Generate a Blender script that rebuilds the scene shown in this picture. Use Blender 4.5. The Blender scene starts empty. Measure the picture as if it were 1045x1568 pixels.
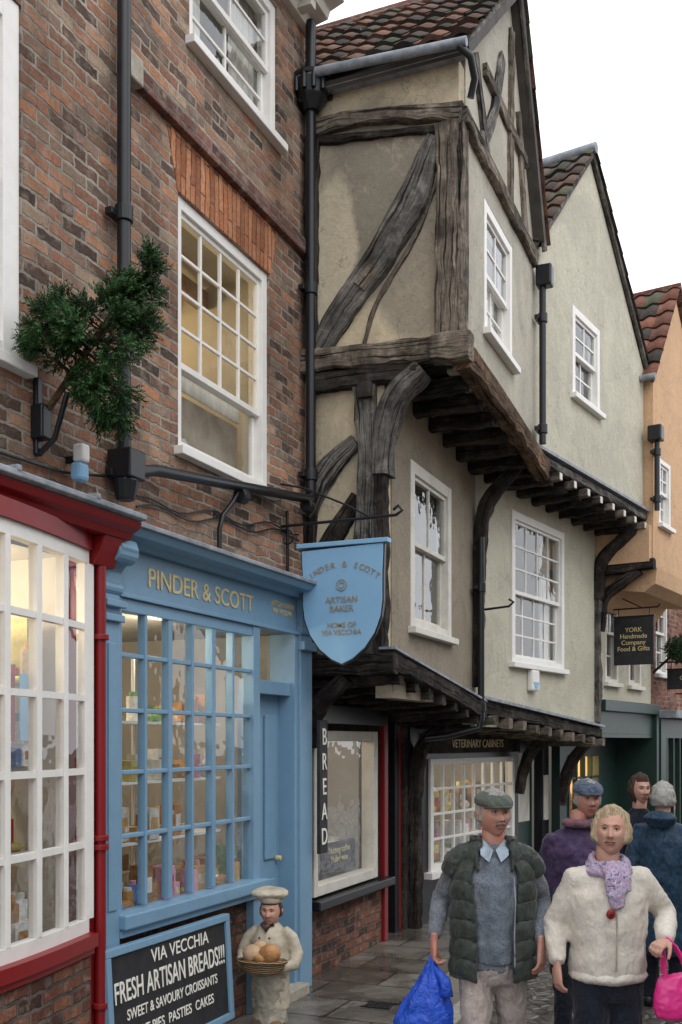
import bpy, bmesh, math, random
from mathutils import Vector, Matrix, noise
R=random.Random(7)
scene=bpy.context.scene
# ------------------------------------------------------------------ materials
def nt(name):
    m=bpy.data.materials.new(name); m.use_nodes=True
    t=m.node_tree; t.nodes.clear()
    o=t.nodes.new('ShaderNodeOutputMaterial')
    return m,t,o
def N(t,typ,**k):
    n=t.nodes.new(typ)
    for a,b in k.items(): setattr(n,a,b)
    return n
def L(t,a,b): t.links.new(a,b)
def rgba(c): return (c[0],c[1],c[2],1)
def ramp(t,fac,stops):
    r=N(t,'ShaderNodeValToRGB'); e=r.color_ramp.elements
    while len(e)<len(stops): e.new(.5)
    for i,(p,c) in enumerate(stops):
        e[i].position=p; e[i].color=rgba(c)
    L(t,fac,r.inputs[0]); return r.outputs[0]
def mix(t,a,b,f,mode='MIX'):
    m=N(t,'ShaderNodeMixRGB',blend_type=mode)
    for i,v in ((1,a),(2,b)):
        if isinstance(v,tuple): m.inputs[i].default_value=rgba(v)
        else: L(t,v,m.inputs[i])
    if isinstance(f,(int,float)): m.inputs[0].default_value=f
    else: L(t,f,m.inputs[0])
    return m.outputs[0]
def mth(t,op,a,b):
    m=N(t,'ShaderNodeMath',operation=op)
    for i,v in ((0,a),(1,b)):
        if isinstance(v,(int,float)): m.inputs[i].default_value=v
        else: L(t,v,m.inputs[i])
    return m.outputs[0]
def noi(t,vec,scale,detail=5,rough=.6,dist=0):
    n=N(t,'ShaderNodeTexNoise'); n.inputs['Scale'].default_value=scale
    n.inputs['Detail'].default_value=detail; n.inputs['Roughness'].default_value=rough
    n.inputs['Distortion'].default_value=dist
    L(t,vec,n.inputs['Vector']); return n.outputs[0]
def mapn(t,vec,sc):
    m=N(t,'ShaderNodeMapping'); m.inputs['Scale'].default_value=sc
    L(t,vec,m.inputs['Vector']); return m.outputs[0]
def objc(t): return N(t,'ShaderNodeTexCoord').outputs['Object']
def uvc(t): return N(t,'ShaderNodeTexCoord').outputs['UV']
def bsdf(t,o,col,rough=.7,metal=0,bump=None,bstr=.3,bdist=.01,spec=.5):
    p=N(t,'ShaderNodeBsdfPrincipled')
    if isinstance(col,tuple): p.inputs['Base Color'].default_value=rgba(col)
    else: L(t,col,p.inputs['Base Color'])
    if isinstance(rough,(int,float)): p.inputs['Roughness'].default_value=rough
    else: L(t,rough,p.inputs['Roughness'])
    p.inputs['Metallic'].default_value=metal
    p.inputs['Specular IOR Level'].default_value=spec
    if bump is not None:
        b=N(t,'ShaderNodeBump'); b.inputs['Strength'].default_value=bstr
        b.inputs['Distance'].default_value=bdist
        L(t,bump,b.inputs['Height']); L(t,b.outputs[0],p.inputs['Normal'])
    L(t,p.outputs[0],o.inputs[0]); return p
def surf(name,c1,c2,scale=8,rough=.7,bump=.3,bdist=.01,bscale=None,sc=(1,1,1),metal=0,spec=.4):
    m,t,o=nt(name); v=mapn(t,objc(t),sc)
    n=noi(t,v,scale); c=ramp(t,n,[(.3,c1),(.7,c2)])
    b=noi(t,v,bscale or scale*4)
    bsdf(t,o,c,rough,metal,b,bump,bdist,spec); return m
def plaster(name,c,stain,amt=.6,rough=.88,streak=.3,bs=1.3,patches=()):
    m,t,o=nt(name); v=objc(t)
    big=noi(t,v,bs,8,.68,.8); fac=ramp(t,big,[(.40,(0,0,0)),(.56,(amt*.75,)*3),(.72,(amt,amt,amt))])
    c1=mix(t,c,stain,fac)
    if patches:
        s=N(t,'ShaderNodeSeparateXYZ'); L(t,v,s.inputs[0]); nz=noi(t,v,3.2,6,.65)
        for (py,pz,ry,rz,col) in patches:
            a=mth(t,'MULTIPLY',mth(t,'SUBTRACT',s.outputs[1],py),1/ry); b=mth(t,'MULTIPLY',mth(t,'SUBTRACT',s.outputs[2],pz),1/rz)
            d=mth(t,'ADD',mth(t,'MULTIPLY',a,a),mth(t,'MULTIPLY',b,b)); d=mth(t,'ADD',d,mth(t,'MULTIPLY',nz,1.2))
            c1=mix(t,col,c1,ramp(t,d,[(.0,(.15,)*3),(.35,(.2,.2,.2)),(.999,(1,1,1))]) if False else ramp(t,mth(t,'MULTIPLY',d,.5),[(.60,(.12,.12,.12)),(.80,(1,1,1))]))
    blot=noi(t,v,4.2,8,.75,.5); c1=mix(t,c1,tuple(x*1.12 for x in c),ramp(t,blot,[(.55,(0,0,0)),(.68,(.45,.45,.45))]))
    c1=mix(t,c1,tuple(x*.5 for x in stain),ramp(t,noi(t,v,7,9,.8,.3),[(.58,(0,0,0)),(.74,(.6,.6,.6))]))
    st=noi(t,mapn(t,v,(4,4,.6)),1.6,6,.7,.5); sf=ramp(t,st,[(.55,(0,0,0)),(.8,(streak,)*3)])
    c2=mix(t,c1,tuple(x*.5 for x in stain),sf)
    fine=noi(t,v,34,7,.75); c3=mix(t,c2,ramp(t,fine,[(.3,(.78,.78,.78)),(.65,(1.06,1.06,1.06))]),.8,'MULTIPLY')
    cr=N(t,'ShaderNodeTexVoronoi',feature='DISTANCE_TO_EDGE'); cr.inputs['Scale'].default_value=1.5
    nv=N(t,'ShaderNodeTexNoise'); nv.inputs['Scale'].default_value=4; nv.inputs['Detail'].default_value=6; L(t,v,nv.inputs['Vector'])
    ad=N(t,'ShaderNodeVectorMath',operation='MULTIPLY_ADD'); L(t,nv.outputs['Color'],ad.inputs[0]); ad.inputs[1].default_value=(.5,.5,.5); L(t,v,ad.inputs[2]); L(t,ad.outputs[0],cr.inputs['Vector'])
    c3=mix(t,tuple(x*.45 for x in stain),c3,ramp(t,cr.outputs[0],[(.0,(.45,.45,.45)),(.006,(1,1,1))]))
    mid=noi(t,v,3.5,5,.6)
    bb=mix(t,mid,fine,.3)
    bsdf(t,o,c3,rough,0,bb,.65,.045,.2); return m
def brick(name,stops,mortar,axis='x',bw=.215,rh=.074,dirt=.4,ms=.011,pale=.5):
    m,t,o=nt(name); v=objc(t)
    s=N(t,'ShaderNodeSeparateXYZ'); L(t,v,s.inputs[0])
    cmb=N(t,'ShaderNodeCombineXYZ')
    if axis=='v': L(t,s.outputs[2],cmb.inputs[0]); L(t,s.outputs[0],cmb.inputs[1])
    else:
        L(t,s.outputs[0 if axis=='x' else 1],cmb.inputs[0]); L(t,s.outputs[2],cmb.inputs[1])
    nn=N(t,'ShaderNodeTexNoise'); nn.inputs['Scale'].default_value=3.5; nn.inputs['Detail'].default_value=4
    L(t,v,nn.inputs['Vector'])
    sub=N(t,'ShaderNodeVectorMath',operation='SUBTRACT'); L(t,nn.outputs['Color'],sub.inputs[0]); sub.inputs[1].default_value=(.5,.5,.5)
    scl=N(t,'ShaderNodeVectorMath',operation='SCALE'); L(t,sub.outputs[0],scl.inputs[0]); scl.inputs['Scale'].default_value=.05
    add=N(t,'ShaderNodeVectorMath',operation='ADD'); L(t,cmb.outputs[0],add.inputs[0]); L(t,scl.outputs[0],add.inputs[1])
    n2=N(t,'ShaderNodeTexNoise'); n2.inputs['Scale'].default_value=24; L(t,v,n2.inputs['Vector'])
    s2=N(t,'ShaderNodeVectorMath',operation='SUBTRACT'); L(t,n2.outputs['Color'],s2.inputs[0]); s2.inputs[1].default_value=(.5,.5,.5)
    sc2=N(t,'ShaderNodeVectorMath',operation='SCALE'); L(t,s2.outputs[0],sc2.inputs[0]); sc2.inputs['Scale'].default_value=.022
    add2=N(t,'ShaderNodeVectorMath',operation='ADD'); L(t,add.outputs[0],add2.inputs[0]); L(t,sc2.outputs[0],add2.inputs[1])
    b=N(t,'ShaderNodeTexBrick'); L(t,add2.outputs[0],b.inputs['Vector'])
    b.inputs['Color1'].default_value=(0,0,0,1); b.inputs['Color2'].default_value=(1,1,1,1)
    b.inputs['Mortar'].default_value=(.5,.5,.5,1)
    b.inputs['Scale'].default_value=1; b.inputs['Mortar Size'].default_value=ms
    b.inputs['Mortar Smooth'].default_value=.35; b.inputs['Brick Width'].default_value=bw; b.inputs['Row Height'].default_value=rh
    col=ramp(t,b.outputs['Color'],stops)
    fine=noi(t,v,45,6,.7); med=noi(t,v,11,6,.7)
    col=mix(t,col,ramp(t,fine,[(.25,(.55,.55,.55)),(.7,(1.25,1.25,1.25))]),.85,'MULTIPLY')
    col=mix(t,col,(.46,.38,.30),ramp(t,med,[(.5,(0,0,0)),(.72,(pale,)*3)]))
    col=mix(t,col,(.05,.04,.035),ramp(t,noi(t,v,16,6,.75),[(.56,(0,0,0)),(.72,(pale*1.1,)*3)]))
    mc=mix(t,mortar,tuple(x*.4 for x in mortar),ramp(t,noi(t,v,4,5,.7),[(.4,(0,0,0)),(.65,(1,1,1))]))
    col=mix(t,col,mc,b.outputs['Fac'])
    big=noi(t,v,.9,6,.65,.5)
    col=mix(t,col,ramp(t,big,[(.34,(1-dirt,)*3),(.58,(1.1,1.1,1.1))]),1,'MULTIPLY')
    inv=N(t,'ShaderNodeMath',operation='SUBTRACT'); inv.inputs[0].default_value=1; L(t,b.outputs['Fac'],inv.inputs[1])
    h=N(t,'ShaderNodeMath',operation='MULTIPLY_ADD'); L(t,fine,h.inputs[0]); h.inputs[1].default_value=.6; L(t,inv.outputs[0],h.inputs[2])
    bsdf(t,o,col,.9,0,h.outputs[0],.9,.015,.2); return m
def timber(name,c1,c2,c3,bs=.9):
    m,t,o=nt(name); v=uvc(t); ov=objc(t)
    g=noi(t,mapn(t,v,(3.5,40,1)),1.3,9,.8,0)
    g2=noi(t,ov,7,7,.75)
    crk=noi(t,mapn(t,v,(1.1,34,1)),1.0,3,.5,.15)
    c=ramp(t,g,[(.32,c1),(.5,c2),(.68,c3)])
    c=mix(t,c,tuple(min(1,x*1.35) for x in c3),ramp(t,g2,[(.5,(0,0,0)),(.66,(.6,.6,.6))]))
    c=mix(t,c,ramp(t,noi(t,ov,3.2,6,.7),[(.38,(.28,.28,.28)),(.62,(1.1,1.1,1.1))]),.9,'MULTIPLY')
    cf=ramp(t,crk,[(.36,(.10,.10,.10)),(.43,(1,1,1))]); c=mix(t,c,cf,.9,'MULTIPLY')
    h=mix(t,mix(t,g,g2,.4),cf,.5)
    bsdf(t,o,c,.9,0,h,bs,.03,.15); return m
def attrmat(name,rough=.6,bump=.3,sc=20):
    m,t,o=nt(name); a=N(t,'ShaderNodeAttribute',attribute_name='Col')
    v=objc(t); n=noi(t,v,sc,5,.65)
    c=mix(t,a.outputs['Color'],ramp(t,n,[(.3,(.55,.55,.55)),(.65,(1.15,1.15,1.15))]),.8,'MULTIPLY')
    bsdf(t,o,c,rough,0,n,bump,.01,.3); return m
def emis(name,c,s):
    m,t,o=nt(name); e=N(t,'ShaderNodeEmission'); e.inputs[0].default_value=rgba(c); e.inputs[1].default_value=s
    L(t,e.outputs[0],o.inputs[0]); return m
def glassm(name,tint=(.96,.98,.98)):
    m,t,o=nt(name); tr=N(t,'ShaderNodeBsdfTransparent'); tr.inputs[0].default_value=rgba(tint)
    gl=N(t,'ShaderNodeBsdfGlossy'); gl.inputs['Roughness'].default_value=.02; gl.inputs[0].default_value=(.95,.95,.95,1)
    b=N(t,'ShaderNodeBump'); b.inputs['Strength'].default_value=.3; b.inputs['Distance'].default_value=.02
    L(t,noi(t,objc(t),4.5,2,.5),b.inputs['Height']); L(t,b.outputs[0],gl.inputs['Normal'])
    lw=N(t,'ShaderNodeLayerWeight'); lw.inputs[0].default_value=.5
    f=mth(t,'ADD',mth(t,'MULTIPLY',mth(t,'POWER',lw.outputs['Facing'],3.2),.7),.05)
    ms=N(t,'ShaderNodeMixShader'); L(t,f,ms.inputs[0]); L(t,tr.outputs[0],ms.inputs[1]); L(t,gl.outputs[0],ms.inputs[2])
    L(t,ms.outputs[0],o.inputs[0]); return m
def paint(name,c,rough=.4,dirt=.25):
    m,t,o=nt(name); v=objc(t); n=noi(t,v,6,6,.7); f=noi(t,v,60,3,.6)
    col=mix(t,c,tuple(x*.6 for x in c),ramp(t,n,[(.45,(0,0,0)),(.75,(dirt*2,)*3)]))
    col=mix(t,col,(.25,.22,.18),ramp(t,noi(t,v,18,6,.75),[(.62,(0,0,0)),(.8,(dirt,)*3)]))
    bsdf(t,o,col,rough,0,mix(t,n,f,.5),.2,.006,.4); return m

M={}
M['brick']=brick('old_brick',[(0,(.07,.05,.042)),(.18,(.17,.10,.07)),(.38,(.32,.15,.095)),(.55,(.24,.165,.12)),(.75,(.43,.20,.11)),(.9,(.36,.26,.18)),(1,(.14,.10,.085))],(.38,.33,.27),pale=.55,dirt=.45)
M['brick_side']=brick('old_brick_side',[(0,(.06,.042,.036)),(.4,(.2,.1,.07)),(.8,(.3,.14,.08)),(1,(.3,.22,.16))],(.34,.30,.25),'y')
M['brick_band']=brick('band_brick',[(0,(.10,.05,.042)),(1,(.24,.11,.08))],(.22,.18,.16))
M['brick_arch']=brick('rubbed_brick_arch',[(0,(.26,.095,.045)),(.5,(.40,.16,.075)),(1,(.54,.25,.13))],(.16,.09,.06),'v',.45,.062,.4,.006,.25)
M['brick_dark']=brick('riser_brick',[(0,(.05,.03,.025)),(.5,(.16,.06,.04)),(1,(.24,.1,.06))],(.16,.13,.11))
M['brick_far']=brick('far_brick',[(0,(.14,.05,.035)),(1,(.34,.13,.08))],(.3,.26,.22))
GP=(.23,.21,.17)
M['pl_aged']=plaster('aged_limewash',(.64,.54,.37),(.30,.26,.20),.7,bs=.9,patches=((-.62,6.25,.62,.85,GP),(-.95,5.55,.34,.5,(.33,.29,.22)),(-.25,5.9,.22,.7,(.60,.52,.38))))
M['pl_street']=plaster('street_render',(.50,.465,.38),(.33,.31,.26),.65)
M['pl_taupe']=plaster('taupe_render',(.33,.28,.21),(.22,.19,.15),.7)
M['pl_pale']=plaster('pale_render',(.57,.54,.43),(.41,.39,.31),.65,streak=.35)
M['pl_peach']=plaster('peach_render',(.66,.42,.25),(.5,.33,.2),.5)
M['pl_opp']=plaster('opposite_render',(.6,.57,.5),(.5,.46,.4),.4)
M['timber']=timber('weathered_timber',(.045,.038,.032),(.18,.15,.12),(.36,.30,.23),1)
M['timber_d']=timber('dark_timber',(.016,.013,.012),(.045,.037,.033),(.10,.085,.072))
M['timber_b']=timber('brown_timber',(.04,.024,.016),(.13,.08,.05),(.27,.17,.10))
M['timber_g']=timber('grey_timber',(.045,.041,.038),(.14,.128,.115),(.29,.275,.25),1)
M['white']=paint('white_paint',(.78,.76,.72),.45,.14)
M['cream']=paint('cream_paint',(.66,.63,.56),.5,.3)
M['red']=paint('red_gloss_paint',(.22,.009,.011),.42,.1)
M['blue']=paint('blue_paint',(.175,.31,.44),.45,.12)
M['signblue']=paint('sign_blue_paint',(.24,.45,.66),.5,.08)
M['green']=paint('dark_green_paint',(.015,.04,.032),.4,.2)
M['black']=paint('black_gloss_paint',(.012,.013,.016),.33,.2)
M['blackboard']=surf('blackboard',(.012,.012,.014),(.03,.03,.033),12,.6,.1)
M['lead']=surf('lead_sheet',(.13,.145,.165),(.33,.36,.40),9,.6,.4,.01,30,spec=.5)
M['stone']=surf('stone_sill',(.26,.23,.18),(.44,.40,.33),14,.85,.5)
M['ivory']=paint('ivory_lettering',(.8,.78,.7),.6,.1)
M['gold']=surf('gilt_letter',(.5,.40,.2),(.75,.62,.32),30,.4,.1)
M['greyletter']=surf('bronze_letter',(.25,.2,.12),(.36,.3,.2),30,.5,.1)
M['goods']=attrmat('goods',.5,.2)
M['tile']=attrmat('clay_pantile',.85,.6,26)
M['needles']=attrmat('fir_needles',.6,.1)
M['glass']=glassm('window_glass')
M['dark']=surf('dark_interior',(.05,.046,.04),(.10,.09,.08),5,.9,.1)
M['room']=surf('room_plaster',(.30,.28,.24),(.42,.39,.34),3,.9,.1)
M['roomc']=surf('room_cream',(.45,.41,.33),(.56,.52,.43),3,.9,.1)
M['shelf']=surf('shelf_wood',(.2,.11,.05),(.34,.2,.1),9,.6,.2,sc=(1,6,6))
M['curtain']=surf('net_curtain',(.5,.48,.43),(.72,.69,.62),14,.9,.5,.03,8,(1,1,.3))
M['card']=surf('brown_cardboard',(.25,.2,.15),(.48,.42,.34),3,.9,.3)
M['lamp']=emis('warm_lamp',(1,.78,.5),7)
M['lampy']=emis('yellow_lamp',(1,.68,.3),8)

# ------------------------------------------------------------------ helpers
def empty(name,loc=(0,0,0),rz=0,parent=None):
    e=bpy.data.objects.new(name,None); scene.collection.objects.link(e)
    e.location=loc; e.rotation_euler=(0,0,rz); e.empty_display_size=.2
    if parent: e.parent=parent
    return e
def obj(name,bm,mat,parent=None,smooth=False,bevel=0,recalc=True):
    if recalc: bmesh.ops.recalc_face_normals(bm,faces=bm.faces)
    me=bpy.data.meshes.new(name); bm.to_mesh(me); bm.free()
    o=bpy.data.objects.new(name,me); scene.collection.objects.link(o)
    if mat: me.materials.append(mat)
    if smooth:
        for p in me.polygons: p.use_smooth=True
    if parent: o.parent=parent
    if bevel:
        b=o.modifiers.new('bevel','BEVEL'); b.width=bevel; b.segments=2; b.limit_method='ANGLE'
    return o
def bbox(bm,u0,u1,w0,w1,z0,z1):
    v=[bm.verts.new((x,y,z)) for z in (z0,z1) for y in (w0,w1) for x in (u0,u1)]
    for f in ((0,1,3,2),(4,6,7,5),(0,4,5,1),(2,3,7,6),(0,2,6,4),(1,5,7,3)):
        bm.faces.new([v[i] for i in f])
def box(p,name,u0,u1,w0,w1,z0,z1,mat,bevel=.004):
    bm=bmesh.new(); bbox(bm,u0,u1,w0,w1,z0,z1); return obj(name,bm,mat,p,bevel=bevel)
def pane(p,name,u0,u1,w,z0,z1):
    bm=bmesh.new(); bm.faces.new([bm.verts.new(q) for q in ((u0,w,z0),(u1,w,z0),(u1,w,z1),(u0,w,z1))]); return obj(name,bm,M['glass'],p,recalc=False)
def boxes(p,name,lst,mat,bevel=.003):
    bm=bmesh.new()
    for b in lst: bbox(bm,*b)
    return obj(name,bm,mat,p,bevel=bevel)
def plight(p,loc,e,c=(1,.84,.62),r=.08):  # point light added to brighten dark interiors, apart from the lamp meshes
    l=bpy.data.lights.new('room_fill_light','POINT'); l.energy=e; l.color=c; l.shadow_soft_size=r
    o=bpy.data.objects.new('fill_light',l); scene.collection.objects.link(o); o.parent=p; o.location=loc
def prism(p,name,poly,axis,lo,hi,mat,bevel=0):
    bm=bmesh.new()
    def mk(a,b,c): return {'u':(c,a,b),'w':(a,c,b),'z':(a,b,c)}[axis]
    A=[bm.verts.new(mk(a,b,lo)) for a,b in poly]; B=[bm.verts.new(mk(a,b,hi)) for a,b in poly]
    bm.faces.new(A); bm.faces.new(B[::-1]); n=len(poly)
    for i in range(n): bm.faces.new([A[i],A[(i+1)%n],B[(i+1)%n],B[i]])
    return obj(name,bm,mat,p,bevel=bevel)
def wall(p,name,u0,u1,z0,z1,holes,wf,thick,mat):
    us=sorted(set([u0,u1]+[h[0] for h in holes]+[h[1] for h in holes])); us=[u for u in us if u0<=u<=u1]
    zs=sorted(set([z0,z1]+[h[2] for h in holes]+[h[3] for h in holes])); zs=[z for z in zs if z0<=z<=z1]
    bm=bmesh.new(); wb=wf+thick
    def solid(i,j):
        if i<0 or j<0 or i>=len(us)-1 or j>=len(zs)-1: return None
        cu=(us[i]+us[i+1])/2; cz=(zs[j]+zs[j+1])/2
        return not any(h[0]<cu<h[1] and h[2]<cz<h[3] for h in holes)
    def q(*pts): bm.faces.new([bm.verts.new(x) for x in pts])
    for i in range(len(us)-1):
        for j in range(len(zs)-1):
            if not solid(i,j): continue
            a,b,c,d=us[i],us[i+1],zs[j],zs[j+1]
            q((a,wf,c),(b,wf,c),(b,wf,d),(a,wf,d)); q((a,wb,c),(a,wb,d),(b,wb,d),(b,wb,c))
            if not solid(i-1,j): q((a,wf,c),(a,wf,d),(a,wb,d),(a,wb,c))
            if not solid(i+1,j): q((b,wf,c),(b,wb,c),(b,wb,d),(b,wf,d))
            if not solid(i,j-1): q((a,wf,c),(a,wb,c),(b,wb,c),(b,wf,c))
            if not solid(i,j+1): q((a,wf,d),(b,wf,d),(b,wb,d),(a,wb,d))
    bmesh.ops.remove_doubles(bm,verts=bm.verts,dist=.0005)
    return obj(name,bm,mat,p)
def room(p,name,u0,u1,w0,w1,z0,z1,mat):
    bm=bmesh.new(); bbox(bm,u0,u1,w0,w1,z0,z1)
    for f in list(bm.faces):
        if all(abs(v.co.y-w0)<1e-5 for v in f.verts): bm.faces.remove(f)
    return obj(name,bm,mat,p)
def sash(p,name,u0,u1,z0,z1,wf,cols,rt,rb,mat,recess=.05,fw=.07,mid=None,rm=True,rmat=None,sill=True,depth=1.2,bar=.022,cur=None,cols_b=None):
    w=wf+recess; mid=mid or (z0+z1)/2
    L_=[(u0,u0+fw,w-.03,w+.09,z0,z1),(u1-fw,u1,w-.03,w+.09,z0,z1),(u0+fw,u1-fw,w-.028,w+.09,z1-fw,z1),(u0+fw,u1-fw,w-.028,w+.09,z0,z0+fw*.7)]
    a,b=u0+fw,u1-fw
    def leaf(za,zb,ww,rows,cols):
        s=.035
        L_.extend([(a,a+s,ww,ww+.035,za,zb),(b-s,b,ww,ww+.035,za,zb),(a+s,b-s,ww+.001,ww+.036,zb-s,zb),(a+s,b-s,ww+.001,ww+.036,za,za+s*1.2)])
        for i in range(1,cols):
            x=a+s+(b-a-2*s)*i/cols; L_.append((x-bar/2,x+bar/2,ww+.006,ww+.03,za+s,zb-s))
        for j in range(1,rows):
            zz=za+s+(zb-za-2*s)*j/rows; L_.append((a+s,b-s,ww+.008,ww+.028,zz-bar/2,zz+bar/2))
        pane(p,name+'_glass',a+s,b-s,ww+.018,za+s,zb-s)
    leaf(mid-.02,z1-fw,w-.005,rt,cols); leaf(z0+fw*.7,mid+.02,w+.036,rb,cols_b or cols)
    boxes(p,name+'_frame',L_,mat,.003)
    if sill: box(p,name+'_sill',u0-.05,u1+.05,wf-.07,w+.05,z0-.06,z0-.002,mat,.006)
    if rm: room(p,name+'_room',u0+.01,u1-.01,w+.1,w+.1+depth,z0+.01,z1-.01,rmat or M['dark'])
    if cur:
        cs=cur if isinstance(cur,list) else [cur]
        for c0,c1,k0,k1 in cs:
            bm=bmesh.new(); n=40; vs=[]
            for i in range(n+1):
                x=u0+fw+(u1-u0-2*fw)*(c0+(c1-c0)*i/n); y=w+.14+.02*math.sin(i*1.7)+.012*math.sin(i*.6+1)
                vs.append((bm.verts.new((x,y,z0+(z1-z0)*k0)),bm.verts.new((x,y,z0+(z1-z0)*k1))))
            for i in range(n): bm.faces.new([vs[i][0],vs[i+1][0],vs[i+1][1],vs[i][1]])
            obj(name+'_curtain',bm,M['curtain'],p,smooth=True)
def crom(P,step=.05):
    P=[Vector(q) for q in P]; out=[]
    for i in range(len(P)-1):
        p0=P[max(i-1,0)];p1=P[i];p2=P[i+1];p3=P[min(i+2,len(P)-1)]
        if i==0: p0=p1*2-p2
        if i+2>=len(P): p3=p2*2-p1
        n=max(1,int((p2-p1).length/step))
        for k in range(n):
            t=k/n; out.append((.5*((2*p1)+(p2-p0)*t+(2*p0-5*p1+4*p2-p3)*t*t+(3*p1-p0-3*p2+p3)*t**3),i+t))
    out.append((P[-1],len(P)-1)); return out
def beam(p,name,pts,width,thick,nrm,mat,jit=.014):
    if not isinstance(width,(list,tuple)): width=[width]*len(pts)
    C=crom(pts); Nn=Vector(nrm).normalized(); bm=bmesh.new(); uvl=bm.loops.layers.uv.new('UV')
    rings=[]; lens=[]; acc=0; off=R.random()*30
    for k,(c,s) in enumerate(C):
        a=C[max(k-1,0)][0]; b=C[min(k+1,len(C)-1)][0]; T=(b-a).normalized(); W=T.cross(Nn).normalized()
        if k: acc+=(c-C[k-1][0]).length
        lens.append(acc); i=min(int(s),len(width)-1); f=s-i; wd=width[i]*(1-f)+width[min(i+1,len(width)-1)]*f
        hw=wd/2; ht=thick/2; e=.16
        prof=[(-1,-1+2*e),(-1+e,-1),(-.4,-1.0),(0,-1.0),(.4,-1.0),(1-e,-1),(1,-1+2*e),(1,1-2*e),(1-e,1),(0,1),(-1+e,1),(-1,1-2*e)]
        ring=[]
        for q,(x,y) in enumerate(prof):
            pt=c+W*x*hw+Nn*y*ht
            j=noise.noise(pt*5+Vector((off,0,q*.3)))*jit*1.6+noise.noise(pt*17)*jit*.7
            ring.append(bm.verts.new(pt+W*j*(1 if x>0 else -1)+Nn*j*.5))
        rings.append(ring)
    n=len(rings[0]); per=2*(max(width)+thick)
    for k in range(len(rings)-1):
        for q in range(n):
            f=bm.faces.new([rings[k][q],rings[k][(q+1)%n],rings[k+1][(q+1)%n],rings[k+1][q]])
            for lp,(uu,vv) in zip(f.loops,((k,q),(k,q+1),(k+1,q+1),(k+1,q))): lp[uvl].uv=(lens[uu]+off,vv/n*per+off)
    for rg in (rings[0],rings[-1]):
        f=bm.faces.new(rg)
        for lp,v in zip(f.loops,rg): lp[uvl].uv=(off,(v.co-rg[0].co).length+off)
    return obj(name,bm,mat,p,smooth=False)
def pipe(p,name,pts,r,mat,res=8):
    cu=bpy.data.curves.new(name,'CURVE'); cu.dimensions='3D'; cu.bevel_depth=r; cu.bevel_resolution=4; cu.use_fill_caps=True
    s=cu.splines.new('POLY'); s.points.add(len(pts)-1)
    for i,q in enumerate(pts): s.points[i].co=(q[0],q[1],q[2],1)
    o=bpy.data.objects.new(name,cu); scene.collection.objects.link(o); cu.materials.append(mat); s.use_smooth=True
    if p: o.parent=p
    return o
def cyl(bm,c,r,h,n=16,r2=None,axis=2):
    r2=r if r2 is None else r2; A=[];B=[]
    for i in range(n):
        t=2*math.pi*i/n
        def mk(rr,hh):
            q=[rr*math.cos(t),rr*math.sin(t)]; q.insert(axis,hh); return (c[0]+q[0],c[1]+q[1],c[2]+q[2])
        A.append(bm.verts.new(mk(r,0))); B.append(bm.verts.new(mk(r2,h)))
    bm.faces.new(A[::-1]); bm.faces.new(B)
    for i in range(n): bm.faces.new([A[i],A[(i+1)%n],B[(i+1)%n],B[i]])
def downpipe(p,name,u,w,z0,z1,r=.045,step=1.5,mat=None):
    mat=mat or M['black']
    pipe(p,name,[(u,w,z0),(u,w,z1)],r,mat)
    bm=bmesh.new(); z=z0+.1
    while z<z1:
        cyl(bm,(u,w,z),r+.014,.09); bbox(bm,u-.09,u+.09,w+.02,w+r+.03,z+.02,z+.06); z+=step
    obj(name+'_collars',bm,mat,p,bevel=.004)
def text(p,name,s,size,loc,rot,mat,ext=.003,al='CENTER',sx=1):
    cu=bpy.data.curves.new(name,'FONT'); cu.body=s; cu.size=size; cu.extrude=ext; cu.align_x=al; cu.align_y='CENTER'
    cu.offset=.0008
    o=bpy.data.objects.new(name,cu); scene.collection.objects.link(o); cu.materials.append(mat)
    o.location=loc; o.rotation_euler=rot; o.scale=(sx,1,1); o.parent=p; return o
FR=(math.pi/2,0,0); SR=(math.pi/2,0,-math.pi/2)
def pantile(p,name,org,s,r,S,Lr,mat,base,tw=.23,ex=.27,seed=1):
    rr=random.Random(seed); org=Vector(org); s=Vector(s).normalized(); r=Vector(r).normalized(); n=s.cross(r).normalized()
    if n.z<0: n=-n
    bm=bmesh.new(); cl=bm.loops.layers.float_color.new('Col'); rows=int(math.ceil(Lr/ex)); nt_=int(S/tw)
    prof=[0,.35,.8,1,.8,.35,-.1,-.25]
    for j in range(rows):
        r0=j*ex; r1=min(r0+ex+.03,Lr+.02)
        for i in range(nt_):
            k_=rr.uniform(.5,1.2); h_=rr.uniform(-.12,.12); col=[base[0]*k_*(1+h_),base[1]*k_,base[2]*k_*(1-h_)]
            if rr.random()<.38: col=[.085*k_,.07*k_,.058*k_]
            if rr.random()<.10: col=[.12*k_,.12*k_,.08*k_]
            dz=rr.uniform(-.005,.010); ds=rr.uniform(-.015,.015)
            prev=None
            for k in range(9):
                sx=i*tw+tw*k/8; h=prof[k%8]*.03+dz+.012*noise.noise(Vector((sx*.8,r0*.8,seed)))
                a=org+s*sx+r*(r0+ds)+n*(h-.012); b=org+s*sx+r*(r0+ds)+n*(h+.028); c=org+s*sx+r*r1+n*(h+.0)
                cur=[bm.verts.new(q) for q in (a,b,c)]
                if prev:
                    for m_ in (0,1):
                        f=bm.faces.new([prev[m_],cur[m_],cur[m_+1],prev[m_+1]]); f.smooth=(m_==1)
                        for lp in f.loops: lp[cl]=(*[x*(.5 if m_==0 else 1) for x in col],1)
                prev=cur
    return obj(name,bm,mat,p,recalc=False)
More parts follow.
